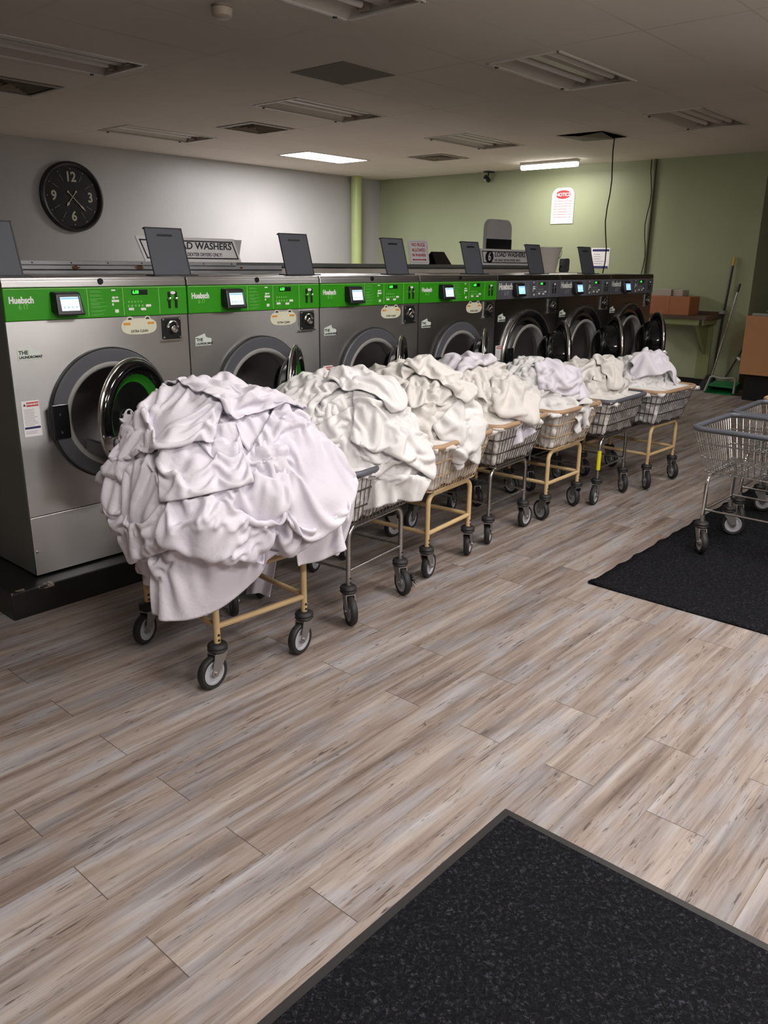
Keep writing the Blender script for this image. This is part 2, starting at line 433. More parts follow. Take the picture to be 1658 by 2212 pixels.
# ------------------------------------------------------------------ cloth: sheets settled onto a mound
class Mound:
    """radial map of a heap round a centre: how far out it reaches in every direction"""
    NT_, NP = 192, 96
    def __init__(s, c, blobs, k=0.05):
        s.c = np.array(c, float); s.b = np.array(blobs, float); s.k = k
        th = (np.arange(s.NT_))/s.NT_*2*np.pi; ph = (np.arange(s.NP)+0.5)/s.NP*np.pi
        T, Pp = np.meshgrid(th, ph)
        D = np.stack([np.sin(Pp)*np.cos(T), np.sin(Pp)*np.sin(T), np.cos(Pp)], -1)
        r = np.zeros(T.shape)
        for t in np.linspace(1.0, 0.02, 120):          # outermost crossing of the blobs' surface
            d = s.sdf(s.c+D*t); r = np.where((r == 0) & (d < 0), t, r)
        s.r = np.maximum(r, 0.02); s.D = D
        s.blur(2)
    def sdf(s, P):
        d = np.stack([np.linalg.norm(P-b[:3], axis=-1)-b[3] for b in s.b], -1)
        mn = d.min(-1, keepdims=True)
        return (mn[..., 0]-s.k*np.log(np.exp(-(d-mn)/s.k).sum(-1)))
    def blur(s, n=1):
        for _ in range(n):
            a = s.r; a = (np.roll(a, 1, 1)+np.roll(a, -1, 1)+2*a)/4
            u = np.vstack([a[:1], a[:-1]]); v = np.vstack([a[1:], a[-1:]]); s.r = (u+v+2*a)/4
    def idx(s, Q):
        R = np.sqrt((Q*Q).sum(-1))+1e-9
        t = np.arctan2(Q[:, 1], Q[:, 0])/(2*np.pi)*s.NT_ % s.NT_
        p = np.arccos(np.clip(Q[:, 2]/R, -1, 1))/np.pi*s.NP-0.5
        return R, t, p
    def radius(s, Q):
        R, t, p = s.idx(Q)
        p = np.clip(p, 0, s.NP-1.001); t0 = np.floor(t).astype(int); p0 = np.floor(p).astype(int)
        ft = t-t0; fp = p-p0; t0 %= s.NT_; t1 = (t0+1) % s.NT_; p1 = p0+1
        return R, (s.r[p0, t0]*(1-ft)+s.r[p0, t1]*ft)*(1-fp)+(s.r[p1, t0]*(1-ft)+s.r[p1, t1]*ft)*fp
    def absorb(s, G, thick=0.006):
        """raise the map to cover a settled sheet given as a grid of points"""
        A = G
        for _ in range(2):
            A = np.insert(A, slice(1, None), (A[1:]+A[:-1])/2, axis=0)
            A = np.insert(A, slice(1, None), (A[:, 1:]+A[:, :-1])/2, axis=1)
        Q = A.reshape(-1, 3)-s.c
        R, t, p = s.idx(Q)
        np.maximum.at(s.r, (np.clip(np.round(p).astype(int), 0, s.NP-1), np.round(t).astype(int) % s.NT_), R+thick)
        s.blur(1)
def settle(mound, origin, e1, e2, nrm, a, b, cell, folds, rng, steps=80, iters=4, amp=0.04, k=1.22, wl=0.15, grav=5.0, fric=0.55, floor=0.012, box=None, bend=0.12, creases=6, edge_free=0.05, wrap_z=0.45, tuck=0):
    """drop a crumpled sheet (2a x 2b, grid of cell) on the mound and let it come to rest"""
    nu, nv = int(2*a/cell)+1, int(2*b/cell)+1
    u = np.linspace(-a, a, nu); v = np.linspace(-b, b, nv); U, V = np.meshgrid(u, v, indexing='ij')
    h = np.zeros_like(U); lat = np.zeros(U.shape+(3,))
    for i in range(folds):
        an = rng.uniform(0, np.pi); ln = wl*rng.uniform(0.6, 1.7); ph = rng.uniform(0, 6.28, 3)
        wv = np.sin(U*rng.uniform(4, 9)+ph[0])*rng.uniform(0.2, 0.7)+np.sin(V*rng.uniform(4, 9)+ph[1])*rng.uniform(0.2, 0.7)
        ax = (U*np.cos(an)+V*np.sin(an))*2*np.pi/ln+wv*1.6+ph[2]
        env = 0.5+0.5*np.sin(U*rng.uniform(2, 6)+V*rng.uniform(2, 6)+rng.uniform(0, 6.28))
        w = np.sin(ax); h += w*env*amp*ln/wl*0.75
        lat += (np.cos(ax)*env*amp*0.35)[..., None]*(e1*np.cos(an)+e2*np.sin(an))
    P = origin+U[..., None]*e1+V[..., None]*e2
    Q = P.reshape(-1, 3)-mound.c; R, rr = mound.radius(Q)
    wz = np.clip((P.reshape(-1, 3)[:, 2]-wrap_z)/0.10+0.5, 0, 1)          # wrap onto the heap above the rim, hang below it
    Rn = R*(1-wz)+np.minimum(R, rr+0.02)*wz
    Rn = np.maximum(Rn, rr+0.004)
    base = mound.c+Q/R[:, None]*Rn[:, None]; Dn = Q/R[:, None]
    # tucked places: points and short creases held close to the heap, the cloth between them puffs out
    pin = np.zeros(U.shape, bool); puff = np.ones(U.shape)
    for i in range(creases):
        cu_, cv_ = rng.uniform(-0.85, 0.85)*a, rng.uniform(-0.85, 0.85)*b; an = rng.uniform(0, 2*np.pi); cvv = rng.uniform(-5, 5)
        ln = rng.uniform(0.3, 0.8)*min(a, b)
        du = (U-cu_)*np.cos(an)+(V-cv_)*np.sin(an); dv = -(U-cu_)*np.sin(an)+(V-cv_)*np.cos(an)-cvv*du*du
        D_ = np.sqrt(np.maximum(np.abs(du)-ln, 0)**2+dv**2)
        pin |= D_ < cell*0.75; puff = np.minimum(puff, np.clip(D_/0.05, 0, 1))
    edge = np.minimum(a-np.abs(U), b-np.abs(V)) < edge_free
    pin &= ~edge
    if tuck:                                   # borders folded under: all four, or all but the lower one
        rim_ = (np.minimum(a-np.abs(U), b-np.abs(V)) < cell*0.6)
        if tuck == 2: rim_ = (np.minimum(a-np.abs(U), b-V) < cell*0.6) & (V > -0.2*b)
        puff = np.minimum(puff, np.clip((np.minimum(a-np.abs(U), b-np.abs(V) if tuck == 1 else b-V))/0.06, 0, 1)); pin |= rim_
    pin = pin.ravel() & (wz > 0.5); puff = (puff**0.7).ravel()
    hh = (np.abs(h).ravel()*puff+0.5*amp*puff)
    P = base+Dn*(hh-pin*0.010)[:, None]+lat.reshape(-1, 3)*puff[:, None]
    P = P.reshape(U.shape+(3,))
    P += rng.normal(0, cell*0.1, P.shape)*(~pin).reshape(U.shape)[..., None]
    pinned = np.where(pin)[0]; pinpos = P.reshape(-1, 3)[pinned].copy()
    L = cell*k
    vel = np.zeros_like(P); dt = 1/60.0; inv = 1/dt
    sl = []
    def pairs(di, dj, w, rest):
        A = (slice(max(0, -di), nu-max(0, di)), slice(max(0, -dj), nv-max(0, dj)))
        B = (slice(max(0, di), nu+min(0, di) or None), slice(max(0, dj), nv+min(0, dj) or None))
        st = 2*max(abs(di), abs(dj))
        for q in range(2):
            # colour along the main axis so that pairs of one batch never share a point
            ax = 0 if di else 1; m_ = max(abs(di), abs(dj)); n_ = (nu if ax == 0 else nv)
            if m_ == 1: sel = slice(q, None, 2)
            else: sel = np.concatenate([np.arange(o, max(o, n_-m_), 4) for o in (2*q, 2*q+1)])
            sel = np.sort(np.arange(n_-m_)[sel]) if m_ == 1 else np.sort(sel)
            if len(sel) == 0: continue
            sl.append((di, dj, ax, sel, w, rest))
    pairs(1, 0, 1.0, L); pairs(0, 1, 1.0, L)
    pairs(1, 1, 0.35, L*1.4142); pairs(1, -1, 0.35, L*1.4142)
    pairs(2, 0, bend, 2*L); pairs(0, 2, bend, 2*L)
    ia = np.arange(nu); ja = np.arange(nv)
    plan = []
    for (di, dj, ax, sel, w, rest) in sl:
        if ax == 0: ii = sel; jj = ja[max(0, -dj):nv-max(0, dj)]
        else: jj = sel; ii = ia
        I, J = np.meshgrid(ii, jj, indexing='ij')
        plan.append(((I*nv+J).ravel(), ((I+di)*nv+J+dj).ravel(), w, rest))
    X = P.reshape(-1, 3).copy(); Vv = np.zeros_like(X)
    for st in range(steps):
        damp = 0.965 if st < steps*0.7 else 0.86
        Vv *= damp; Vv[:, 2] -= grav*dt
        sp = np.linalg.norm(Vv, axis=1, keepdims=True); Vv *= np.minimum(1, 2.2/np.maximum(sp, 1e-6))
        X0 = X.copy(); X = X+Vv*dt
        for it in range(iters):
            for (ai, bi, w, rest) in plan:
                d = X[bi]-X[ai]; ln = np.sqrt((d*d).sum(1))+1e-9
                if rest > 1.9*L: cw = np.where(ln < rest, w, 0.0)     # bending only resists closing
                else: cw = w
                cor = d*((ln-rest)/ln*0.5*cw)[:, None]
                X[ai] += cor; X[bi] -= cor
            X[pinned] = pinpos
            Q = X-mound.c
            R, rr = mound.radius(Q)
            hit = R < rr+0.004
            hit[pinned] = False
            if hit.any():
                X[hit] = mound.c+Q[hit]/R[hit][:, None]*(rr[hit]+0.004)[:, None]
                if it == iters-1:
                    Dn = Q[hit]/R[hit][:, None]; mv = X[hit]-X0[hit]
                    nn = (mv*Dn).sum(1)[:, None]*Dn
                    X[hit] = X0[hit]+nn+(mv-nn)*(1-fric)
            X[:, 2] = np.maximum(X[:, 2], floor)
            if box is not None: X = box(X)
        Vv = (X-X0)*inv
    Q = X-mound.c; R, rr = mound.radius(Q); hit = R < rr+0.003
    X[hit] = mound.c+Q[hit]/R[hit][:, None]*(rr[hit]+0.003)[:, None]
    return X.reshape(nu, nv, 3)
def sheet_mesh(name, G, mat, parent, origin, hem=True, sub=1, thick=0.0025):
    nu, nv = G.shape[:2]
    vs = (G.reshape(-1, 3)-np.array(origin))
    fs = [(i*nv+j, (i+1)*nv+j, (i+1)*nv+j+1, i*nv+j+1) for i in range(nu-1) for j in range(nv-1)]
    me = bpy.data.meshes.new(name); me.from_pydata(vs.tolist(), [], fs)
    me.materials.append(mat)
    for p in me.polygons: p.use_smooth = True
    o = bpy.data.objects.new(name, me); C.objects.link(o); o.parent = parent
    if sub:
        sm = o.modifiers.new('smooth', 'SUBSURF'); sm.levels = sub; sm.render_levels = sub
    so = o.modifiers.new('hem', 'SOLIDIFY'); so.thickness = thick; so.offset = 0.0
    return o
# ------------------------------------------------------------------ the room
XW, YW = 10.5, 9.41               # green wall (right, far), grey wall (back)
X0R, Y0R = -2.6, -4.2             # walls behind the camera
XREC, YREC = 11.9, 3.35           # recess at the far right
mb = MB(); mb.box(X0R, XREC, Y0R, YW, -0.06, 0.0); tag(mb.build('floor', M['floor']), kind='structure')
TROFF = [(3.11, 3.26), (3.00, 5.63), (5.53, 5.66), (5.42, 8.03), (5.53, 3.23), (7.89, 5.66), (7.95, 3.22), LIT_BACK[:2]]+[p[:2] for p in LIT]
VENTS = [(3.28, 6.80), (5.79, 6.88), (8.74, 6.84)]
def holed_ceiling():
    holes = [(x-.545, x+.545, y-.27, y+.27) for x, y in TROFF]+[(x-.25, x+.25, y-.25, y+.25) for x, y in VENTS]
    xs = sorted({X0R, XREC}|{h[0] for h in holes}|{h[1] for h in holes}); ys = sorted({Y0R, YW}|{h[2] for h in holes}|{h[3] for h in holes})
    vs = [(x, y, CEIL) for x in xs for y in ys]; n = len(ys); fs = []
    for i in range(len(xs)-1):
        for j in range(n-1):
            cx, cy = (xs[i]+xs[i+1])/2, (ys[j]+ys[j+1])/2
            if not any(a < cx < b and c < cy < d for a, b, c, d in holes): fs.append((i*n+j, i*n+j+1, (i+1)*n+j+1, (i+1)*n+j))
    m = MB(); m.add(vs, fs); o = m.build('ceiling', M['ceiling'])
    k = MB(); k.box(X0R, XREC, Y0R, YW, CEIL+.16, CEIL+.20); tag(k.build('roof_deck', M['dark']), kind='structure')
    tag(o, kind='structure')
holed_ceiling()
mb = MB(); mb.box(X0R, XREC, YW, YW+0.12, 0, CEIL); tag(mb.build('wall_back', M['grey']), kind='structure')
mb = MB(); mb.box(XW, XREC, YREC, YW, 0, CEIL); tag(mb.build('wall_right', M['green']), kind='structure')
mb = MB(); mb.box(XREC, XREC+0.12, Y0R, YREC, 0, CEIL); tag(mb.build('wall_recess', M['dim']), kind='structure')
mb = MB(); mb.box(X0R-0.12, X0R, Y0R, YW, 0, CEIL); tag(mb.build('wall_left', M['brown']), kind='structure')
mb = MB(); mb.box(X0R, XREC, Y0R-0.12, Y0R, 0, CEIL); tag(mb.build('wall_front', M['cream']), kind='structure')
mb = MB(); mb.box(XW-0.012, XW, YREC, YW, 0, 0.10); tag(mb.build('baseboard_right', M['black']), kind='structure')
mb = MB(); mb.box(XREC-0.012, XREC, Y0R, YREC, 0, 0.10); tag(mb.build('baseboard_recess', M['black']), kind='structure')
# green painted standpipe in front of the grey wall
mb = MB(); mb.tube([(9.83, 9.30, 0), (9.83, 9.30, CEIL)], 0.085, 24)
o = mb.build('standpipe', M['pipe'], smooth=40); tag(o, 'pale green painted pipe rising to the ceiling before the grey wall', 'pipe')

# ---- ceiling fixtures
def troffer(x, y, lit=0.0, label='', group=None):
    """recessed tray 1.09 x 0.54 with two tubes, seen from below"""
    r = empty('ceiling_light', (x, y, CEIL)); hx, hy = 0.545, 0.27
    tag(r, label, 'ceiling light', group)
    f = MB()
    for (a, b, c, d) in ((-hx-.012, hx+.012, -hy-.012, -hy+0.010), (-hx-.012, hx+.012, hy-0.010, hy+.012), (-hx-.012, -hx+0.010, -hy, hy), (hx-0.010, hx+.012, -hy, hy)):
        f.box(a, b, c, d, -0.006, 0.004)
    f.build('frame', M['troffer'], r)
    t = MB()      # tray: sloped flanks, flat roof, a spine between the tubes
    prof = [(-hy, 0.0), (-0.185, 0.070), (-0.05, 0.078), (-0.035, 0.030), (0.035, 0.030), (0.05, 0.078), (0.185, 0.070), (hy, 0.0)]
    vs = [(-hx, yy, zz) for yy, zz in prof]+[(hx, yy, zz) for yy, zz in prof]; n = len(prof)
    t.add(vs, [(k, k+1, n+k+1, n+k) for k in range(n-1)])
    for sx in (-hx, hx): t.add([(sx, -hy, 0), (sx, hy, 0), (sx, .185, .085), (sx, -.185, .085)], [(0, 1, 2, 3)])
    t.build('reflector', M['troffer'] , r)
    for sy in (-0.115, 0.115):
        k = MB(); k.tube([(-hx+0.05, sy, 0.040), (hx-0.05, sy, 0.040)], 0.019, 12)
        k.build('tube', glow('lit_tube', (1.0, 0.95, 0.9, 1), 14.0) if lit else M['tube_off'], r, smooth=40)
        for sx in (-1, 1):
            e = MB(); e.box(sx*(hx-0.035)-0.02, sx*(hx-0.035)+0.02, sy-.03, sy+.03, 0.012, 0.075); e.build('lamp_holder', M['vent'], r)
    for sx in (-1, 1):
        cl = MB(); cl.lathe([(0.0, -0.016), (0.012, -0.014), (0.014, -0.006)], 12, TR(sx*(hx-0.10), hy-0.004, 0)); cl.build('latch', M['black'], r)
    if lit and (x, y) == LIT_BACK[:2]:
        k = MB(); k.box(-hx+.012, hx-.012, -hy+.012, hy-.012, -.004, .004); k.build('diffuser', glow('lit_diffuser', (1.0, .97, .94, 1), 5.0), r)
    if lit:
        L = bpy.data.lights.new('troffer_lamp', 'AREA'); L.shape = 'RECTANGLE'; L.size = 1.05; L.size_y = 0.50
        L.energy = lit; L.color = LAMP_COL
        lo = bpy.data.objects.new('lamp', L); lo.location = (0, 0, -0.007); C.objects.link(lo); lo.parent = r
        if (x, y) != LIT_BACK[:2]:
            L2 = bpy.data.lights.new('side_fill_lamp', 'POINT'); L2.energy = min(lit, 22)*LIT_SIDE*1.6; L2.color = LAMP_COL; L2.shadow_soft_size = 0.12  # added fill hung below the tray to lift the signs and ceiling
            l2 = bpy.data.objects.new('lamp', L2); l2.location = (0, 0, -0.14); C.objects.link(l2); l2.parent = r
    return r
troffer(3.11, 3.26, 0, 'unlit ceiling light cut off by the top edge of the photo')
troffer(3.00, 5.63, 0, 'unlit ceiling light beside the dark slatted vent, nearest the clock side')
troffer(5.53, 5.66, 0, 'unlit ceiling light just beyond the square grey ceiling panel')
troffer(5.42, 8.03, 0, 'unlit ceiling light close to the grey wall, up and right of the clock')
troffer(5.53, 3.23, 0, 'large unlit ceiling light with two bare tubes, right of the square grey panel')
troffer(7.89, 5.66, 0, 'small unlit ceiling light right in front of the farthest square vent')
troffer(7.95, 3.22, 0, 'unlit ceiling light furthest right, beside the torn dark ceiling tile')
troffer(LIT_BACK[0], LIT_BACK[1], LIT_BACK[2], 'brightly lit ceiling light by the grey wall near the green pipe')
for (x, y, w) in LIT:
    troffer(x, y, w, 'lit ceiling light in the front part of the room', 'lit ceiling lights in the front part of the room')
# lit strip near the green wall
r = empty('strip_light', (LIT_STRIP[0], LIT_STRIP[1], CEIL)); tag(r, 'lit narrow strip light by the green wall above the notice', 'ceiling light')
k = MB(); k.box(-0.05, 0.05, -0.42, 0.42, -0.035, 0, bev=0.006); k.build('housing', M['troffer'], r)
k = MB(); k.tube([(0, -0.41, -0.056), (0, 0.41, -0.056)], 0.034, 16); k.build('tube', glow('lit_strip', (1.0, 0.97, 0.9, 1), 9.0), r, smooth=40)
L = bpy.data.lights.new('strip_lamp', 'AREA'); L.shape = 'RECTANGLE'; L.size = 0.12; L.size_y = 0.8; L.energy = LIT_STRIP[2]; L.color = (1, 0.95, 0.86); L.spread = PI
lo = bpy.data.objects.new('lamp', L); lo.location = (0, 0, -0.094); C.objects.link(lo); lo.parent = r
def vent(x, y, label, h=0.25):
    r = empty('ceiling_vent', (x, y, CEIL)); tag(r, label, 'vent')
    b = MB(); b.box(-h, h, -h, h, 0.10, 0.104)
    for (a, b_, c, d) in ((-h, h, -h, -h+.004), (-h, h, h-.004, h), (-h, -h+.004, -h, h), (h-.004, h, -h, h)): b.box(a, b_, c, d, 0.0, 0.104)
    b.build('duct', M['dark'], r)
    f = MB(); q = h+.035
    f.add([(-q, -q, -.006), (q, -q, -.006), (q, q, -.006), (-q, q, -.006), (-h+.01, -h+.01, -.012), (h-.01, -h+.01, -.012), (h-.01, h-.01, -.012), (-h+.01, h-.01, -.012)], [(0, 1, 5, 4), (1, 2, 6, 5), (2, 3, 7, 6), (3, 0, 4, 7)])
    f.build('frame', M['vent'], r)
    for i in range(4):
        q0 = h*(0.90-0.22*i); q1 = q0-.016; m = MB()
        m.add([(-q0, -q0, -.004), (q0, -q0, -.004), (q0, q0, -.004), (-q0, q0, -.004), (-q1, -q1, .03), (q1, -q1, .03), (q1, q1, .03), (-q1, q1, .03)], [(0, 1, 5, 4), (1, 2, 6, 5), (2, 3, 7, 6), (3, 0, 4, 7)])
        o = m.build('slat', M['vent'], r); so = o.modifiers.new('t', 'SOLIDIFY'); so.thickness = .003
    return r
vent(3.28, 6.80, 'dark slatted ceiling vent at the left edge, above the clock side')
vent(5.79, 6.88, 'square louvred ceiling vent between the clock and the lit ceiling light')
vent(8.74, 6.84, 'square ceiling vent furthest back, right of the lit ceiling light')
mb = MB(); mb.box(4.32, 4.85, 4.21, 4.735, CEIL-0.004, CEIL); tag(mb.build('ceiling_panel', M['panel']), 'square dark grey ceiling panel between two unlit lights', 'panel')
mb = MB(); mb.add([(8.03, 4.73, CEIL-.003), (8.56, 4.70, CEIL-.003), (8.57, 4.20, CEIL-.012), (8.30, 4.215, CEIL-.045), (8.04, 4.22, CEIL-.01), (8.03, 4.47, CEIL-.03)], [(0, 1, 2, 3, 4, 5)])
mb.add([(8.03, 4.73, CEIL), (8.56, 4.70, CEIL), (8.57, 4.20, CEIL), (8.04, 4.22, CEIL)], [(0, 1, 2, 3)])
tag(mb.build('ceiling_panel', M['panel']), 'sagging dark ceiling tile that a cord hangs from', 'panel')
r = empty('smoke_detector', (3.045, 3.86, CEIL)); tag(r, 'round off-white smoke detector at the top edge of the photo', 'smoke detector')
k = MB(); k.lathe([(0.0, -0.010), (0.055, -0.010), (0.055, 0.0)], 28); k.build('base', M['vent'], r, smooth=40)
k = MB(); k.lathe([(0.0, -0.062), (0.038, -0.060), (0.052, -0.05), (0.056, -0.014), (0.05, -0.010)], 28); k.build('dome', M['detector'], r, smooth=40)

# ---- floor mats
mb = MB(); mb.box(0.2, 1.68, -0.6, 1.006, 0.0005, 0.007, bev=0.003); o = mb.build('floor_mat', M['rubber'])
tag(o, 'black floor mat in the foreground with a rubber border', 'mat')
k = MB(); k.box(0.22, 1.655, -0.58, 0.981, 0.004, 0.0115, bev=0.003); k.build('carpet_pile', M['mat'], o)
def wavy_mat():
    nx, ny = 90, 40; x0, x1, y0, y1 = 3.38, 6.6, -0.6, 1.645
    vs, fs = [], []
    for i in range(nx+1):
        for j in range(ny+1):
            u, v = i/nx, j/ny; x = x0+(x1-x0)*u; y = y0+(y1-y0)*v
            y += 0.0045*v*math.sin(x*31)*math.sin(x*7.0) if v > 0.95 else 0
            z = 0.009+(0.007*max(0, math.sin(x*31)*math.sin(x*7.0)) if v > 0.95 else 0)
            vs.append((x, y, z))
    for i in range(nx):
        for j in range(ny): a = i*(ny+1)+j; fs.append((a, a+ny+1, a+ny+2, a+1))
    m = MB(); m.add(vs, fs); o = m.build('floor_mat', M['mat'], smooth=60)
    so = o.modifiers.new('t', 'SOLIDIFY'); so.thickness = 0.008; so.offset = -1
    tag(o, 'black floor mat with a rippled edge under the empty carts', 'mat')
wavy_mat()
# ---- black plinth that the washers stand on
mb = MB(); mb.box(1.311, 7.80, 3.246, 4.9, 0.0, 0.1234, bev=0.006)
tag(mb.build('plinth', M['plinth']), 'black painted concrete plinth with chipped edge under the washers', 'plinth')
# ------------------------------------------------------------------ washers
WX0, WW, WY, WZ = 1.4717, 0.8813, 3.347, 0.1334
HH = 1.4067-WZ                    # height above the plinth
def Z(z): return z-WZ
RC = Z(0.81)                      # porthole centre height
def plate_with_hole(x0, x1, z0, z1, cx, cz, r, y=0.0, n=64):
    """flat front sheet with a round opening"""
    m = MB(); vi, vo = [], []
    for k in range(n):
        a = 2*PI*(k+0.5)/n; c_, s_ = math.cos(a), math.sin(a)
        t = min(((x1-cx) if c_ > 0 else (x0-cx))/c_ if abs(c_) > 1e-9 else 1e9, ((z1-cz) if s_ > 0 else (z0-cz))/s_ if abs(s_) > 1e-9 else 1e9)
        vi.append((cx+r*c_, y, cz+r*s_)); vo.append((cx+t*c_, y, cz+t*s_))
    # square up the outline at the corners
    for (X, Zz) in ((x0, z0), (x1, z0), (x0, z1), (x1, z1)):
        k = min(range(n), key=lambda q: (vo[q][0]-X)**2+(vo[q][2]-Zz)**2); vo[k] = (X, y, Zz)
    vb = [(p[0], y+0.03, p[2]) for p in vi]
    m.add(vi+vo+vb, [(k, (k+1) % n, n+(k+1) % n, n+k) for k in range(n)]+[(k, (k+1) % n, 2*n+(k+1) % n, 2*n+k) for k in range(n)])
    return m
def fr(x, z, y=0.0): return TR(x, y, z) @ FRONT          # drawing frame on the washer's front
def washer(grey):
    r = empty('washing_machine'); hw = WW/2-0.004
    steel = M['steel_dark_refl'] if grey else M['steel']
    # carcass: sides, back, top
    k = MB(); k.box(-hw, -hw+0.012, 0.012, 0.95, 0, HH-0.02); k.box(hw-0.012, hw, 0.012, 0.95, 0, HH-0.02)
    k.box(-hw+0.012, hw-0.012, 0.93, 0.95, 0, HH-0.02)
    k.build('cabinet', M['side'], r)
    k = MB(); k.box(-hw, hw, 0.0, 0.95, HH-0.014, HH, bev=0.004); k.build('top_cover', steel, r)
    R_ = 0.285
    plate_with_hole(-hw, hw, Z(0.404), Z(1.2345), -0.003, RC, R_-0.02).build('front_panel', steel, r)
    k = MB(); k.box(-hw, hw, 0.0, 0.014, 0.0, Z(0.400), bev=0.002); lp = k.build('lower_panel', steel, r)
    k = MB(); k.lathe([(0.0, 0.006), (0.005, 0.005), (0.006, 0)], 12, TR(-hw+0.012, 0, Z(0.244)) @ RX(PI/2)); k.build('screw', M['chrome'], lp, smooth=40)
    k = MB(); k.box(-hw, hw, -0.004, 0.014, Z(1.368), HH-0.012, bev=0.003); tt = k.build('top_trim', steel, r)
    k = MB(); k.lathe([(0.0, 0.004), (0.012, 0.004), (0.014, 0)], 20, TR(-0.005, -0.004, Z(1.390)) @ RX(PI/2)); k.build('key_lock', M['black'], tt, smooth=40)
    pass
    # control panel
    k = MB(); k.box(-hw, hw, -0.006, 0.014, Z(1.2365), Z(1.3662), bev=0.003)
    cp = k.build('control_panel', M['band_grey'] if grey else M['band'], r)
    ln = MB()
    for X in (-0.075, 0.097, 0.283): ln.box(X-0.0015, X+0.0015, -0.0075, -0.005, Z(1.243), Z(1.362))
    ln.box(-hw+.004, hw-.004, -0.0075, -0.005, Z(1.3615), Z(1.364))
    ln.build('divider', M['greyprint'] if grey else M['green_line'], cp)
    if grey:
        writing('brand_lettering', 'Huebsch', 0.062, M['white'], cp, fr(-0.420, Z(1.325), -0.0062), bold=0.0022, sx=0.82)
        writing('size_lettering', '6 IT', 0.042, M['greyprint'], cp, fr(-0.345, Z(1.276), -0.0062), bold=0.0004, sx=0.9)
    else:
        writing('brand_lettering', 'Huebsch', 0.036, M['white'], cp, fr(-0.417, Z(1.318), -0.0062), bold=0.0016, sx=0.82)
        writing('size_lettering', '6 IT', 0.030, M['pale'], cp, fr(-0.380, Z(1.292), -0.0062), bold=0.0003, sx=0.9)
    # printed cycle list, icons and buttons on the panel
    pr = MB(); rg = random.Random(3)
    for i in range(7):
        z = Z(1.350-0.0165*i)
        for q in range(3 if i in (2, 3) else 2): pr.box(-0.062, -0.062+rg.uniform(0.03, 0.075), -0.0072, -0.005, z-0.0045*q-0.0008, z-0.0045*q+0.0008)
    for i in range(5): pr.lathe([(0.0, 0.0012), (0.004, 0.0012), (0.0045, 0.0)], 10, fr(0.125+0.016*i, Z(1.300), -0.006))
    for i in range(5): pr.lathe([(0.0, 0.0012), (0.005, 0.0012), (0.0055, 0.0)], 10, fr(0.122+0.018*i, Z(1.282), -0.006))
    pr.build('cycle_print', M['greyprint'] if grey else M['pale'], cp)
    ic = MB()
    for (x, z, a, b) in ((0.052, 1.352, .010, .003), (0.050, 1.320, .006, .005), (0.066, 1.321, .007, .003), (0.058, 1.306, .018, .005), (0.045, 1.291, .004, .005), (0.062, 1.262, .009, .007)):
        ic.box(x-a, x+a, -0.0072, -0.005, Z(z)-b, Z(z)+b)
    ic.build('cycle_icon', M['white'], cp)
    for (x, z) in ((0.134, 1.268), (0.196, 1.266), (0.224, 1.281)):
        b = MB(); b.box(x-0.014, x+0.014, -0.010, -0.005, Z(z)-0.006, Z(z)+0.006, bev=0.003); b.build('button', M['white'], cp, smooth=40)
    d = MB(); d.box(0.142, 0.224, -0.0085, -0.005, Z(1.330), Z(1.353), bev=0.002); dp = d.build('display', M['black'], cp)
    writing('display_digits', '6.00', 0.020, glow('green_digits', srgb(60, 255, 70), 1.2), dp, fr(0.146, Z(1.3415), -0.0087), bold=0.0006, sx=0.9)
    for x in (0.338, 0.375):
        b = MB(); b.box(x-0.006, x+0.006, -0.012, -0.005, Z(1.266), Z(1.342), bev=0.003)
        cs = b.build('coin_slot', M['black'], cp)
        b = MB(); b.lathe([(0, 0.012), (0.006, 0.010), (0.008, 0.004), (0.008, 0)], 14, fr(x-0.003, Z(1.309), -0.012)); b.build('coin_return', M['chrome'], cs, smooth=40)
    b = MB(); b.disc(0.007, fr(0.357, Z(1.336), -0.0125), 20, 0.014); b.prism([(0.014*math.cos(2*PI*q/20), 0.007*math.sin(2*PI*q/20)) for q in range(20)], 0, 0.004, fr(0.357, Z(1.336), -0.0085)); b.build('coin_plate', M['white'], cp)
    # card reader box, its face tipped back
    b = MB(); b.add([(-0.244, -0.006, Z(1.268)), (-0.116, -0.006, Z(1.254)), (-0.116, -0.006, Z(1.352)), (-0.244, -0.006, Z(1.352)),
                     (-0.236, -0.055, Z(1.254)), (-0.112, -0.055, Z(1.254)), (-0.124, -0.038, Z(1.346)), (-0.232, -0.038, Z(1.346))],
                    [(0, 1, 5, 4), (1, 2, 6, 5), (2, 3, 7, 6), (3, 0, 4, 7), (4, 5, 6, 7), (0, 3, 2, 1)])
    cb = b.build('card_reader', M['black'], r)
    bv = cb.modifiers.new('b', 'BEVEL'); bv.width = 0.006; bv.segments = 2
    # frame of the tipped face
    p0 = Vector((-0.235, -0.055, Z(1.254))); ex = Vector((0.120, 0, 0)); ey = Vector((0.0, 0.017, 0.092)); nz = ex.cross(ey).normalized()
    FM = Matrix(((ex.normalized().x, ey.normalized().x, nz.x, p0.x), (ex.normalized().y, ey.normalized().y, nz.y, p0.y), (ex.normalized().z, ey.normalized().z, nz.z, p0.z), (0, 0, 0, 1)))
    b = MB(); b.box(0.018, 0.098, 0.020, 0.076, 0.0, 0.0022, FM); sc_ = b.build('screen', glow('reader_screen', (0.75, 0.9, 1.0, 1), 0.9) if not grey else glow('reader_screen_blue', (0.35, 0.62, 1.0, 1), 0.9), cb)
    b = MB(); b.box(0.018, 0.098, 0.066, 0.074, 0.0022, 0.003, FM)
    for q in range(4): b.box(0.026+0.018*q, 0.034+0.018*q, 0.030, 0.038, 0.0022, 0.003, FM)
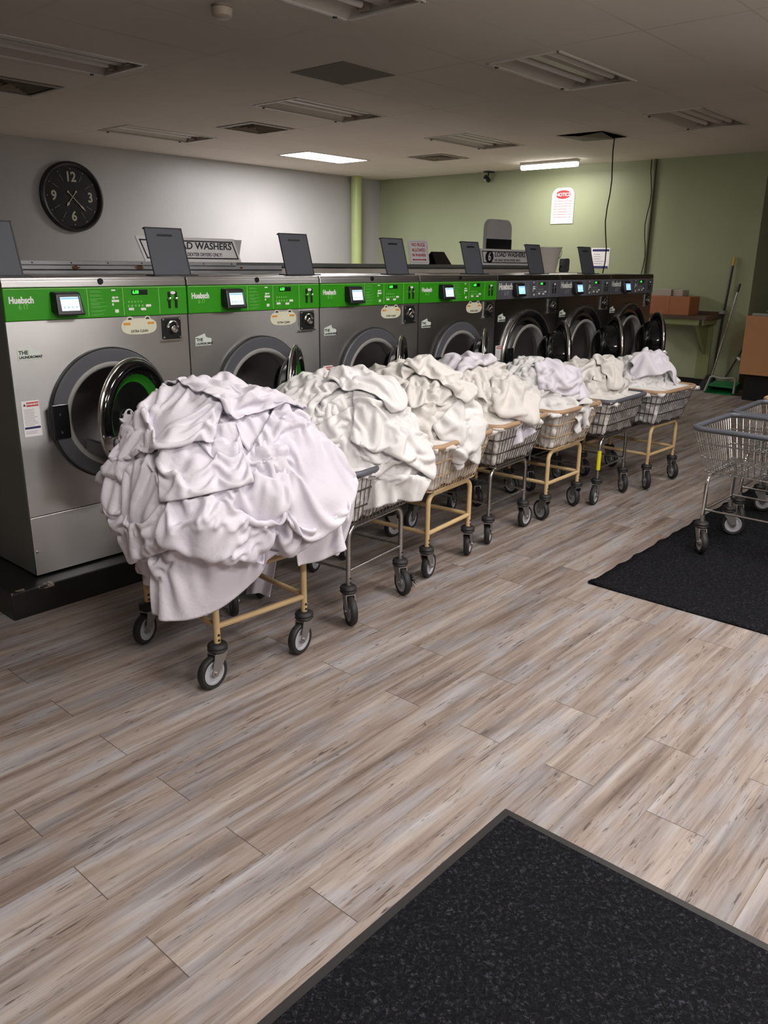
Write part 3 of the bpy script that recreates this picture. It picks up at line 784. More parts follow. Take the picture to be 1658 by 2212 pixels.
    b.build('screen_menu', glow('reader_menu', (0.22, 0.45, 0.62, 1), 0.6), sc_)
    b = MB(); b.box(0.103, 0.106, 0.014, 0.080, 0.0, 0.003, FM); b.build('card_slot', M['greyprint'], cb)
    # lock plate of the coin box
    b = MB(); b.box(0.288, 0.392, -0.012, 0.0, Z(1.124), Z(1.222), bev=0.004); pl = b.build('coin_box', M['black'], r)
    b = MB(); b.box(0.284, 0.396, -0.016, 0.0, Z(1.117), Z(1.124)); b.box(0.286, 0.394, -0.006, 0.0, Z(1.12), Z(1.226)); b.build('mounting_plate', M['chrome'], pl)
    b = MB(); b.tube([Vector((0.340+0.030*math.cos(t), -0.020, Z(1.172)+0.034*math.sin(t))) for t in np.linspace(0.2, PI-0.2, 14)], 0.006, 8)
    b.build('lock_shackle', M['chrome'], pl, smooth=40)
    b = MB(); b.lathe([(0, 0.020), (0.016, 0.018), (0.020, 0.008), (0.021, 0)], 20, fr(0.346, Z(1.170), -0.012))
    b.build('lock_cylinder', M['chrome'], pl, smooth=40)
    for (sx, sz) in ((-1, -1), (1, -1), (-1, 1), (1, 1)):
        b = MB(); b.lathe([(0, 0.004), (0.005, 0.003), (0.006, 0)], 10, fr(0.340+sx*0.045, Z(1.174)+sz*0.042, -0.012))
        b.build('bolt', M['chrome'], pl, smooth=40)
    # stickers
    if not grey:
        oval = []
        for q in range(40):
            t = 2*PI*q/40; c_, s_ = math.cos(t), math.sin(t)
            oval.append((0.092*math.copysign(abs(c_)**0.62, c_), 0.036*math.copysign(abs(s_)**0.8, s_)))
        b = MB(); b.prism(oval, 0, 0.0012, fr(0.172, Z(1.190), 0))
        for x in (-0.046, 0.046): b.prism([(x+0.018*math.cos(PI*q/10), 0.030+0.016*math.sin(PI*q/10)) for q in range(11)], 0, 0.0014, fr(0.172, Z(1.190), 0))
        st = b.build('cycle_sticker', M['cream_sticker'], r)
        b = MB()
        for x in (-0.062, 0.062): b.box(x-0.017, x+0.017, -0.0022, -0.001, Z(1.198), Z(1.208), TR(0.172, 0, 0))
        b.build('orange_print', M['orange'], st)
        b = MB()
        for x in (-0.046, 0.046): b.prism([(x+0.010*math.cos(PI*q/10), 0.031+0.009*math.sin(PI*q/10)) for q in range(11)], 0.001, 0.0022, fr(0.172, Z(1.190), 0))
        b.build('dark_print', M['darkprint'], st)
        writing('sticker_lettering', 'EXTRA CLEAN', 0.016, M['darkprint'], st, fr(0.172, Z(1.168), -0.0013), 'CENTER', 0.0003, sx=0.85)
    b = MB(); b.prism([(-0.047, -0.028), (0.047, -0.028), (0.050, 0.004), (0.018, 0.012), (0.010, 0.030), (-0.046, 0.014)], 0, 0.0012, fr(-0.358, Z(1.108), 0))
    tg = b.build('laundromat_sticker', M['mask'], r)
    merge_text('sticker_lettering', [('THE', 0.022, fr(-0.400, Z(1.108), -0.0013), 'LEFT', 0.0006), ('LAUNDROMAT', 0.0145, fr(-0.400, Z(1.089), -0.0013), 'LEFT', 0.0006)], M['darkprint'], tg)
    b = MB(); b.box(-0.415, -0.339, -0.0012, 0.0, Z(0.757), Z(0.909)); wl = b.build('warning_sticker', M['paper'], r)
    b = MB(); b.box(-0.394, -0.342, -0.0022, -0.001, Z(0.885), Z(0.903)); b.build('red_heading', M['red'], wl)
    merge_text('heading_lettering', [('WARNING', 0.011, fr(-0.368, Z(0.894), -0.0023), 'CENTER', 0.0004)], M['paper'], wl)
    b = MB(); b.prism([(-0.408, 0.006), (-0.397, 0.006), (-0.4025, 0.017)], 0.001, 0.002, fr(0, Z(0.882), 0)); b.build('warning_symbol', M['darkprint'], wl); b = MB()
    for i in range(11): b.box(-0.408, -0.35-rg.uniform(0, 0.02), -0.0018, -0.001, Z(0.872-0.0066*i)-0.0008, Z(0.872-0.0066*i)+0.0008)
    for i in range(3): b.box(-0.408, -0.36, -0.0018, -0.001, Z(0.780-0.005*i)-0.0006, Z(0.780-0.005*i)+0.0006)
    b.build('fine_print', M['greyprint'], wl)
    b = MB(); b.box(-0.411, -0.343, -0.0020, -0.001, Z(0.790), Z(0.799)); b.build('blue_strip', M['navy'], wl)
    # porthole: ring, lip, drum
    RM = TR(-0.003, 0, RC) @ RX(PI/2)
    if grey:
        prof = [(0.345, 0.0), (0.340, 0.020), (0.325, 0.030), (0.300, 0.012), (0.27, -0.020), (0.235, -0.040), (0.225, -0.06)]
        k = MB(); k.lathe(prof, 64, RM); rg_ = k.build('porthole_ring', M['ring_dark'], r, smooth=50)
        k = MB(); k.lathe([(0.349, 0.0), (0.349, 0.014), (0.340, 0.024), (0.332, 0.022)], 64, RM); k.build('outer_trim', M['chrome_worn'], rg_, smooth=50)
    else:
        prof = [(0.297, 0.0), (0.294, 0.024), (0.287, 0.030), (0.236, 0.030), (0.232, 0.024), (0.228, -0.02)]
        k = MB(); k.lathe(prof, 64, RM); rg_ = k.build('porthole_ring', M['ring'], r, smooth=30)
        k = MB(); k.lathe([(0.2995, 0.0), (0.2985, 0.020), (0.294, 0.0245)], 64, RM); k.build('ring_edge', M['gasket'], rg_, smooth=30)
    k = MB(); k.lathe([(0.238, 0.026), (0.234, 0.035), (0.222, 0.036), (0.212, 0.028), (0.206, -0.02)], 64, RM); k.build('chrome_lip', plain('polished_lip', srgb(206, 204, 201), 0.35, metal=0.45), rg_, smooth=50)
    k = MB()
    for (z0, z1) in ((-0.075, 0.075),): k.box(-0.303, -0.228, -0.040, -0.028, RC+z0, RC+z1, bev=0.004)
    lc = k.build('door_catch', M['ring_dark'], r)
    k = MB()
    for zz in (-0.045, 0.03): k.lathe([(0, 0.004), (0.006, 0.003), (0.007, 0)], 10, fr(-0.268, RC+zz, -0.040))
    k.build('catch_bolt', M['chrome'], lc, smooth=40)
    k = MB(); k.lathe([(0.208, -0.02), (0.225, -0.06), (0.30, -0.065), (0.305, -0.50), (0.02, -0.52), (0.0, -0.52)], 64, RM); dr = k.build('drum', M['drum'], r, smooth=40)
    for q in range(3):
        k = MB(); k.add([(0.302, -0.035, -0.08), (0.302, 0.035, -0.08), (0.24, 0.008, -0.10), (0.24, -0.008, -0.10), (0.302, -0.035, -0.49), (0.302, 0.035, -0.49), (0.24, 0.008, -0.47), (0.24, -0.008, -0.47)],
                        [(0, 1, 2, 3), (4, 7, 6, 5), (0, 4, 5, 1), (1, 5, 6, 2), (2, 6, 7, 3), (3, 7, 4, 0)])
        k.v = [tuple(RM @ RZ(-PI/2+0.5+q*2*PI/3) @ Vector(p)) for p in k.v]; k.build('lifter', M['drum'], dr)
    # door, hinged on the right of the porthole; built shut, its axis along -y, pivot at the hinge
    hx = 0.238 if not grey else 0.30
    dpiv = bpy.data.objects.new('door', bpy.data.meshes.new('door')); C.objects.link(dpiv); dpiv.parent = r
    Rd = 0.252 if not grey else 0.265
    DM = TR(-hx, -0.012, 0) @ RX(PI/2)
    k = MB()
    k.lathe([(Rd-0.058, -0.012), (Rd-0.02, -0.014), (Rd, 0.0), (Rd, 0.018), (Rd-0.012, 0.032), (Rd-0.04, 0.036), (Rd-0.062, 0.022), (Rd-0.058, -0.012)], 64, DM)
    k.box(-0.10, 0.03, -0.050, -0.006, -0.06, 0.06, bev=0.006)            # hinge arm
    body = k.build('door', M['blackgloss'], None, smooth=45)
    dpiv.data = body.data; bpy.data.objects.remove(body)
    dpiv.location = (hx-0.003, -0.034, RC)
    k = MB(); k.tube([DM @ Vector((Rd*math.cos(t), Rd*math.sin(t), 0.008)) for t in np.linspace(0, 2*PI, 65)[:-1]], 0.010, 10, closed=True)
    k.build('door_rim', M['chrome'], dpiv, smooth=60)
    bd_ = 1.4 if grey else 0.95
    k = MB(); k.lathe([(Rd-0.058, 0.004), (Rd-0.075, -0.045*bd_), (Rd-0.11, -0.085*bd_), (Rd-0.16, -0.105*bd_), (0.0, -0.110*bd_)], 48, DM); k.build('door_bowl', M['glass_dark'], dpiv, smooth=60)
    if not grey:
        k = MB(); k.lathe([(Rd-0.060, 0.020), (Rd-0.072, 0.012), (Rd-0.092, -0.004), (Rd-0.098, -0.004)], 64, DM); k.build('green_trim', M['lens_green'], dpiv, smooth=50)
        em = MB()
        em.tube([DM @ Vector((0.052*math.cos(t)*0.8, 0.052*math.sin(t), 0.004)) for t in np.linspace(0, 2*PI, 33)[:-1]], 0.0040, 6, closed=True)
        for sx in (-0.018, 0.018): em.tube([DM @ Vector((sx, -0.044, 0.004)), DM @ Vector((sx, 0.044, 0.004))], 0.0040, 6)
        em.tube([DM @ Vector((-0.018, 0, 0.004)), DM @ Vector((0.018, 0, 0.004))], 0.0040, 6)
        for v in range(len(em.v)): em.v[v] = tuple(Vector(em.v[v])+Vector((-0.045, 0, -0.015)))
        em.build('door_emblem', plain('emblem_silver', srgb(200, 202, 206), 0.4), dpiv)
        k = MB(); k.lathe([(0.0, -0.004), (Rd-0.098, -0.004)], 48, DM); k.build('door_glass', M['glass_dark'], dpiv, smooth=60)
    k = MB(); lx = -hx-Rd+0.02
    k.box(lx-0.018, lx+0.035, -0.072, -0.022, -0.105, -0.045, bev=0.008); k.box(lx-0.005, lx+0.10, -0.060, -0.045, -0.066, -0.052, bev=0.004)
    k.build('door_latch', M['chrome'], dpiv, smooth=40)
    if grey:
        k = MB(); k.box(-hx-0.018, -hx+0.018, -0.054, -0.046, Rd-0.040, Rd-0.012, bev=0.002); k.build('door_badge', M['greyprint'], dpiv)
    # raised lid of the soap dispenser
    LM = TR(-0.318, 0.283, HH) @ RX(math.radians(-16))
    k = MB(); k.box(-0.106, 0.106, -0.006, 0.006, 0.0, 0.238, LM, bev=0.002); ld = k.build('dispenser_lid', M['lid'], r)
    k = MB(); k.box(-0.044, 0.044, -0.0085, -0.005, 0.196, 0.206, LM); k.build('lid_slot', M['black'], ld)
    k = MB(); k.box(0.104, 0.110, -0.008, 0.012, 0.0, 0.239, LM); k.box(-0.108, 0.110, -0.008, 0.012, 0.234, 0.240, LM); k.build('lid_edge', M['liddark'], ld)
    k = MB(); k.box(-0.13, 0.13, -0.04, 0.04, 0.0, 0.006, TR(-0.318, 0.283, HH)); k.build('dispenser_opening', M['liddark'], r)
    return r
M['glass_dark'] = plain('smoked_door_glass', srgb(20, 22, 21), 0.07, spec=0.6, coat=0.4)
W_LABEL = ['green-panelled stainless washer at the near left end of the row, door half open',
           'second stainless washer from the left, green panel, door standing open behind the biggest heap',
           'third stainless washer from the left, green panel, red-headed sticker just above the sheets',
           'fourth washer with green panel, last green one beside the grey-panelled washers',
           'first grey-panelled dark washer, beside the last green one, door wide open',
           'middle one of the three grey-panelled dark washers, door wide open',
           'grey-panelled dark washer at the far end of the row by the cardboard box']
DOOR = [24, 40, 36, 34, 43, 42, 39]
pg = washer(False); pk = washer(True)
for k in range(7):
    p = pg if k < 4 else pk
    w = p if k in (0, 4) else copy_tree(p)
    w.location = (WX0+WW*(k+0.5), WY, WZ); tag(w, W_LABEL[k], 'washing machine', 'washers in a row on the plinth')
    for ch in w.children:
        if ch.name.startswith('door') and not ch.name.startswith('door_c'): ch.rotation_euler = (0, 0, math.radians(DOOR[k]))
# ------------------------------------------------------------------ laundry carts
CARTS = [  # near-left leg x, y, turn in degrees, frame, wire, rim, label
    (1.571, 2.174, -4, 'beige', 'beige_wire', 'tan', 'beige tube-framed laundry cart nearest the camera, under the biggest heap'),
    (2.280, 2.203, 7, 'chrome_worn', 'wire_dark', 'slate', 'chrome-legged laundry cart second from the near end, dark wires'),
    (2.892, 2.266, 6, 'beige', 'beige_wire', 'tan', 'beige tube-framed laundry cart third from the near end, between two chrome carts'),
    (3.509, 2.329, 4, 'chrome_worn', 'wire_dark', 'tan', 'chrome-legged laundry cart with a tan rim, middle of the row'),
    (4.108, 2.327, 1.5, 'beige', 'beige_wire', 'tan', 'beige tube-framed laundry cart fifth from the near end'),
    (4.668, 2.280, 2, 'chrome_worn', 'wire_dark', 'slate', 'chrome-legged laundry cart with a yellow sleeve on one leg and grey rim'),
    (5.261, 2.210, -2, 'beige', 'wire_dark', 'tan', 'beige-legged laundry cart with dark wires at the far end of the row')]
LX, LY = 0.40, 0.50               # leg spacing
ZB, ZR = 0.445, 0.672             # basket bottom and rim
BX, BY, RX_, RY_ = 0.215, 0.275, 0.275, 0.335
def rr_loop(hx, hy, z, rad, n=5):
    """rounded rectangle"""
    pts = []
    for (sx, sy, a0) in ((1, 1, 0), (-1, 1, PI/2), (-1, -1, PI), (1, -1, 3*PI/2)):
        for q in range(n+1):
            a = a0+PI/2*q/n; pts.append(Vector((sx*(hx-rad)+rad*math.cos(a), sy*(hy-rad)+rad*math.sin(a), z)))
    return pts
def basket_at(t): return BX+(RX_-BX)*t, BY+(RY_-BY)*t, ZB+(ZR-ZB)*t
def make_basket(wr=0.0024):
    m = MB()
    for t in (0.0, 0.34, 0.68, 0.96):
        hx, hy, z = basket_at(t); m.tube(rr_loop(hx, hy, z, 0.035), wr*1.7, 6, closed=True)
    def upright(a, b): m.tube([a, b], wr, 4, cap=False)
    for k in range(16):
        f = -0.9+1.8*k/15
        for sy in (-1, 1): upright((f*BX, sy*BY, ZB), (f*RX_, sy*RY_, ZR))
    for k in range(18):
        f = -0.92+1.84*k/17
        for sx in (-1, 1): upright((sx*BX, f*BY, ZB), (sx*RX_, f*RY_, ZR))
    for k in range(13): x = -BX+2*BX*(k+0.5)/13; m.tube([(x, -BY, ZB), (x, BY, ZB)], wr, 4, cap=False)
    for k in range(9): y = -BY+2*BY*(k+0.5)/9; m.tube([(-BX, y, ZB-0.003), (BX, y, ZB-0.003)], wr*1.2, 4, cap=False)
    return m
def caster(parent, x, y, ang, mat_f, brake=False):
    """swivel caster; ang turns the wheel about the stem"""
    Mx = TR(x, y, 0) @ RZ(ang)
    m = MB(); m.tube([(0, 0, 0.205), (0, 0, 0.140)], 0.011, 10)
    m.v = [tuple(Mx @ Vector(v)) for v in m.v]
    wc = Vector((-0.030, 0, 0.064))                    # wheel trails the stem
    for s in (-1, 1):
        poly = [(-0.030, 0.135), (0.030, 0.135), (0.026, 0.120), (-0.022, 0.050), (-0.038, 0.050), (-0.046, 0.062)]
        m.prism(poly, s*0.019-0.0018, s*0.019+0.0018, Mx @ RX(PI/2))
    m.box(-0.030, 0.030, -0.020, 0.020, 0.131, 0.137, Mx)
    fk = m.build('caster', mat_f, parent, smooth=35)
    m = MB(); m.lathe([(0.0, 0.170), (0.026, 0.170), (0.034, 0.165), (0.037, 0.157), (0.034, 0.150), (0.037, 0.144), (0.031, 0.137), (0.0, 0.137)], 24, Mx); m.build('bumper_ring', M['rubber'], fk, smooth=40)
    WM = Mx @ TR(*wc) @ RX(PI/2)
    m = MB(); m.lathe([(0.046, -0.013), (0.058, -0.0145), (0.0625, -0.009), (0.0635, 0.0), (0.0625, 0.009), (0.058, 0.0145), (0.046, 0.013)], 36, WM); m.build('tyre', M['rubber'], fk, smooth=40)
    m = MB(); m.lathe([(0.0, -0.013), (0.014, -0.014), (0.016, -0.006), (0.036, -0.007), (0.039, -0.012), (0.047, -0.012), (0.047, 0.012), (0.039, 0.012), (0.036, 0.007), (0.016, 0.006), (0.014, 0.014), (0.0, 0.013)], 32, WM); m.build('hub', M['hub'], fk, smooth=30)
    m = MB(); m.tube([Mx @ Vector((wc.x, -0.026, wc.z)), Mx @ Vector((wc.x, 0.026, wc.z))], 0.007, 10); m.build('axle_bolt', M['chrome_worn'], fk, smooth=40)
    return fk
basket_mesh = {}
def cart(i, x, y, turn, fm, wm, rm, label, seed, group, sleeve=False, angs=None):
    a = math.radians(turn); ca, sa = math.cos(a), math.sin(a)
    cx, cy = x+ca*LX/2-sa*LY/2, y+sa*LX/2+ca*LY/2
    r = empty('laundry_cart', (cx, cy, 0), a); tag(r, label, 'laundry cart', group)
    rg = random.Random(seed); fr_ = M[fm]; tr = 0.0125 if fm == 'beige' else 0.0105
    # four legs, each bending in under the basket, and the rails between them
    for sy in (-1, 1):
        for sx in (-1, 1):
            lg = MB(); X, Y = sx*LX/2, sy*LY/2; pts = [(X, Y, 0.162), (X, Y, 0.375)]
            for q in range(1, 7): t = PI/2*q/6; pts.append((X-sx*0.05*(1-math.cos(t)), Y, 0.375+0.05*math.sin(t)))
            pts.append((X-sx*0.075, Y, 0.425)); lg.tube(pts, tr, 12); lo = lg.build('leg', fr_, r, smooth=40)
            bt = MB()
            for zz in (0.182, 0.202): bt.lathe([(0, 0.004), (0.004, 0.003), (0.005, 0)], 8, TR(X, Y-tr, zz) @ RX(PI/2))
            bt.build('bolt', M['rubber'], lo)
            if sleeve and sx < 0 and sy < 0:
                sl = MB(); sl.tube([(X, Y, 0.225), (X, Y, 0.350)], tr+0.003, 12); tag(sl.build('sleeve', M['yellow'], lo, smooth=40), 'yellow sleeve')
        tp = MB(); tp.tube([(-LX/2+0.07, sy*LY/2, 0.425), (LX/2-0.07, sy*LY/2, 0.425)], tr, 12); tp.build('top_rail', fr_, r, smooth=40)
        st = MB(); st.tube([(-LX/2, sy*LY/2, 0.232), (LX/2, sy*LY/2, 0.232)], tr*0.9 if fm == 'beige' else 0.006, 12); st.build('stretcher', fr_, r, smooth=40)
    for sx in (-1, 1):
        st = MB(); st.tube([(sx*LX/2, -LY/2, 0.236), (sx*LX/2, LY/2, 0.236)], tr*0.9 if fm == 'beige' else 0.006, 12); st.build('stretcher', fr_, r, smooth=40)
    # basket and padded rim
    if wm not in basket_mesh:
        o = make_basket().build('wire_basket', M[wm], r); basket_mesh[wm] = o.data
    else:
        o = bpy.data.objects.new('wire_basket', basket_mesh[wm]); C.objects.link(o); o.parent = r
    rm_ = MB(); lp = rr_loop(RX_+0.002, RY_+0.002, ZR+0.004, 0.06, 6)
    rm_.tube(lp, 0.014, 12, closed=True); rm_.build('rim', M[rm], r, smooth=60)
    k = 0
    for sy in (-1, 1):
        for sx in (-1, 1):
            an = (angs or {}).get((sx, sy)); an = math.radians(an) if an is not None else rg.uniform(0, 2*PI)
            caster(r, sx*LX/2, sy*LY/2, an-a, M['fork'])
    return r
# caster directions (degrees in the room, 0 = wheel trails to -x)
ANG = [{(-1, -1): 5, (-1, 1): 20, (1, -1): 10, (1, 1): 60},
       {(-1, -1): 62, (-1, 1): 40, (1, -1): 68, (1, 1): 20},
       {(-1, -1): 195, (1, -1): 205, (-1, 1): 30, (1, 1): 170},
       {(-1, -1): 205, (1, -1): 182, (-1, 1): 10, (1, 1): 200},
       {(-1, -1): 250, (1, -1): 240, (-1, 1): 60, (1, 1): 80},
       {(-1, -1): 10, (1, -1): 45, (-1, 1): 60, (1, 1): 70},
       {(-1, -1): 40, (1, -1): 50, (-1, 1): 60, (1, 1): 70}]
CART_ROOTS = []
for i, (x, y, t, fm, wm, rm, lab) in enumerate(CARTS):
    CART_ROOTS.append(cart(i, x, y, t, fm, wm, rm, lab, 10+i, 'loaded laundry carts in the row', sleeve=(i == 5), angs=ANG[i]))
# empty carts at the right edge, standing on the mat
for i, (x, y, t, fm, wm, rm, lab) in enumerate([
    (4.186, 0.924, -1, 'chrome', 'chrome_worn', 'slate', 'empty chrome laundry cart with grey rim, nearest on the black mat'),
    (4.815, 0.935, 1, 'chrome', 'chrome_worn', 'slate', 'empty chrome laundry cart behind the nearest empty one'),
    (5.440, 0.960, 0, 'beige', 'beige_wire', 'tan', 'tan-rimmed laundry cart corner just showing at the right edge')]):
    rt_ = cart(i, x, y, t, fm, wm, rm, lab, 30+i, 'empty laundry carts at the right edge', angs={(-1, 1): 40, (1, 1): 120, (-1, -1): 200, (1, -1): 90})
    rt_.location.z = 0.0095
# ------------------------------------------------------------------ laundry heaped on the carts
FW = np.array([0.75084, 0.66049, 0.0]); RT = np.array([0.66049, -0.75084, 0.0]); UP = np.array([0, 0, 1.0])
def loc3(Cc, s, d, z): return np.array([Cc[0], Cc[1], 0.0])+s*RT+d*FW+z*UP
def core_mesh(md, Cc, turn, root, mat, seed):
    """the linen packed into the basket and the body of the heap above it"""
    nt, npn = 220, 130; ca, sa = math.cos(turn), math.sin(turn)
    th = np.arange(nt)/nt*2*np.pi; ph = np.linspace(0.01, np.pi-0.01, npn)
    T, P_ = np.meshgrid(th, ph); D = np.stack([np.sin(P_)*np.cos(T), np.sin(P_)*np.sin(T), np.cos(P_)], -1)
    rr = md.radius(D.reshape(-1, 3))[1].reshape(T.shape)
    c = md.c-np.array([Cc[0], Cc[1], 0]); cl = np.array([ca*c[0]+sa*c[1], -sa*c[0]+ca*c[1], c[2]])
    Dl = np.stack([ca*D[..., 0]+sa*D[..., 1], -sa*D[..., 0]+ca*D[..., 1], D[..., 2]], -1)
    # how far to the tapered basket wall in each direction, and to its floor
    tt = np.linspace(0.01, 0.8, 260); lim = np.full(T.shape, 9.0)
    for t in tt[::-1]:
        q = cl+Dl*t; f = (q[..., 2]-ZB)/(ZR-ZB); hx = BX+(RX_-BX)*f-0.004; hy = BY+(RY_-BY)*f-0.004
        out = (q[..., 2] < ZR+0.01) & ((np.abs(q[..., 0]) > hx) | (np.abs(q[..., 1]) > hy) | (q[..., 2] < ZB+0.006))
        lim = np.where(out, t, lim)
    inside = lim < rr; side = np.minimum(rr, lim)
    low = (cl+Dl*side[..., None])[..., 2] < ZR-0.01
    side = np.where(D[..., 2] < -0.05, lim, side); side = np.where(side > 2, rr, side)
    Pt = cl+Dl*side[..., None]
    vs = []
    for p, d, s_ in zip(Pt.reshape(-1, 3), Dl.reshape(-1, 3), side.ravel()):
        v = Vector(p+seed*7.3); n1 = noise.noise(v*9.0); n2 = noise.noise(v*21.0+Vector((n1*2, 0, 0))); n3 = noise.noise(v*45.0)
        up = p[2] > ZR-0.02
        h = (abs(n1)*0.075+abs(n2)*0.045+abs(n3)*0.012-0.02) if up else (-abs(n1)*0.030-abs(n2)*0.024+0.004-abs(n3)*0.008)
        vs.append(tuple(p+d*h))
    fs = [(i*nt+j, i*nt+(j+1) % nt, (i+1)*nt+(j+1) % nt, (i+1)*nt+j) for i in range(npn-1) for j in range(nt)]
    m = MB(); m.add(vs, fs); o = m.build('packed_linen', mat, root, smooth=180); return o
def heap(idx, blobs, sheets, seed, cell=0.014, mats=('cloth1',), zc=0.70, steps=60, label=''):
    """blobs: (across, deep, height, radius) seen from the camera; sheets: centre, half size, turn, options"""
    cr_ = CART_ROOTS[idx]; Cc = (cr_.location.x, cr_.location.y); turn = cr_.rotation_euler.z
    root = empty('laundry_heap', (Cc[0], Cc[1], 0.0), turn); tag(root, label, 'laundry', 'heaps of white linen on the carts')
    rng = np.random.default_rng(seed)
    md0 = Mound(loc3(Cc, 0, 0, zc), [tuple(loc3(Cc, s, d, z))+(r,) for (s, d, z, r) in blobs if z > 0.6])
    core_mesh(md0, Cc, turn, root, M[mats[0]], seed)
    md = Mound(loc3(Cc, 0, 0, zc), [tuple(loc3(Cc, s, d, z))+(r,) for (s, d, z, r) in blobs])
    Rinv = np.array([[math.cos(turn), math.sin(turn), 0], [-math.sin(turn), math.cos(turn), 0], [0, 0, 1]])
    for n, (pos, (a, b), rot, opt) in enumerate(sheets):
        o = loc3(Cc, *pos); dr = o-md.c; dr /= np.linalg.norm(dr)
        nrm = dr
        if 'n' in opt: nrm = opt['n'][0]*RT+opt['n'][1]*FW+opt['n'][2]*UP; nrm = nrm/np.linalg.norm(nrm)
        e1 = np.cross(UP, nrm)
        if np.linalg.norm(e1) < 0.2: e1 = RT-nrm*(RT@nrm)
        e1 = e1/np.linalg.norm(e1); e2 = np.cross(nrm, e1)
        c_, s_ = math.cos(rot), math.sin(rot); e1, e2 = c_*e1+s_*e2, -s_*e1+c_*e2
        R, rr = md.radius((o-md.c)[None]); o = md.c+dr*max(rr[0]+0.03, R[0])
        g = lambda k_, d_: opt.get(k_, d_)
        G = settle(md, o, e1, e2, nrm, a, b, g('cell', cell), g('folds', 6), rng, steps=g('st', steps), amp=g('amp', 0.05), k=g('k', 1.3), wl=g('wl', 0.16),
                   fric=g('fric', 0.9), creases=g('cr', 9), edge_free=g('ef', 0.03), bend=g('bend', 0.12), grav=g('g', 3.0), wrap_z=g('wz', 0.45), tuck=g('tk', 1))
        md.absorb(G)
        Gl = (G-np.array([Cc[0], Cc[1], 0]))@Rinv.T
        sheet_mesh('bed_sheet', Gl, M[mats[n % len(mats)]], root, (0, 0, 0))
    return root
SM = dict(k=1.22, wl=.18, bend=.2, amp=.075, cr=7)
def o(**kw): d = dict(SM); d.update(kw); return d
heap(0, [(0,0,.68,.30),(-.09,.0,.83,.15),(.09,.03,.80,.16),(-.21,0,.66,.17),(.28,.05,.68,.18),(0,-.18,.66,.21),(-.12,-.12,.74,.18),(.15,-.1,.71,.20),(-.06,-.25,.54,.11),(.36,-.08,.60,.11)],
  [((0.05,0,1.0),(.34,.36),.3,o(k=1.2,amp=.05,cr=18,tk=0)),
   ((-.06,-.33,.57),(.19,.21),-.12,o(n=(-.25,-1,.25),cr=7,wz=.34,tk=2,amp=.09,k=1.25)),
   ((.42,-.12,.69),(.19,.19),-.12,o(n=(.7,-.6,.3),cr=4,tk=2,amp=.06)),
   ((-.31,-.1,.64),(.23,.18),.3,o(amp=.09,cr=6)),
   ((.10,-.33,.62),(.32,.18),.25,o(amp=.08,cr=8)),
   ((-.14,-.33,.72),(.24,.17),.5,o(amp=.08,cr=6)),
   ((.26,-.12,.80),(.28,.22),.5,o(amp=.08,cr=7)),
   ((.10,-.36,.70),(.21,.17),-.4,o(k=1.25,amp=.10,cr=6)),
   ((.02,-.30,.84),(.16,.13),.2,o(k=1.25,amp=.09,cr=4)),
   ((-.09,-.12,.90),(.25,.20),.45,o(amp=.10,cr=6)),
   ((.06,.0,.98),(.24,.20),.9,o(k=1.22,amp=.09,cr=6))],
  5, 0.0105, ('cloth1',), label='biggest heap of white sheets, on the nearest cart, spilling down its front')
heap(1, [(0,0,.67,.26),(.10,-.02,.82,.16),(-.06,.05,.78,.15),(.20,-.05,.66,.17),(-.1,-.1,.68,.18),(.28,-.12,.64,.10)],
  [((0,0,1.0),(.35,.35),.2,o(k=1.2,amp=.05,cr=16,tk=0)),
   ((.30,-.22,.70),(.24,.17),.2,o(n=(.5,-1,.7),cr=6,tk=2)),
   ((.05,-.3,.74),(.28,.16),.5,o(amp=.06)),
   ((.20,-.1,.82),(.22,.24),.9,o()),
   ((-.1,-.05,.90),(.22,.20),.3,o(amp=.06)),
   ((.16,-.05,.98),(.17,.19),.1,o(k=1.22,amp=.09,cr=6))],
  11, 0.0115, ('cloth2',), label='heap of white sheets on the second cart, draping over its near corner')
heap(2, [(0,0,.66,.27),(.10,0,.82,.14),(-.08,.05,.76,.14),(.14,-.05,.66,.16)],
  [((0,0,.95),(.34,.34),.2,o(k=1.2,amp=.05,cr=14,tk=0)),
   ((.28,-.15,.70),(.16,.13),.2,o(n=(.5,-1,.8),cr=4,tk=2)),
   ((-.10,0,.90),(.22,.22),.5,o()),
   ((.24,-.18,.74),(.18,.13),.5,o(cr=4)),
   ((.14,-.05,.95),(.15,.22),.1,o(amp=.07,cr=5))],
  21, 0.014, ('cloth3', 'cloth2'), label='heap of white towels and sheets peaking on the third cart')
heap(3, [(0,0,.65,.27),(.0,0,.76,.15),(.14,-.05,.66,.15),(-.15,.05,.70,.13)],
  [((0,0,.9),(.33,.33),.2,o(k=1.2,amp=.05,cr=13,tk=0)),
   ((.22,-.15,.70),(.17,.13),.2,o(n=(.5,-1,.8),cr=4,tk=2)),
   ((.12,-.12,.76),(.18,.14),-.4,o(cr=4)),
   ((-.06,0,.88),(.22,.19),.5,o())],
  31, 0.016, ('cloth3', 'cloth1'), label='rounded heap of white towels on the middle cart')
heap(4, [(0,0,.63,.26),(.0,0,.70,.16),(.14,-.05,.63,.15)],
  [((0,0,.85),(.33,.32),.2,o(k=1.2,amp=.05,cr=12,tk=0)),
   ((.10,-.1,.80),(.24,.15),-.4,o(cr=5)),
   ((.28,-.15,.66),(.10,.13),.2,o(n=(.5,-1,.6),cr=3,tk=0,amp=.05))],
  41, 0.016, ('cloth2', 'cloth1'), label='heap of white sheets on the fifth cart with corners over its tan rim')
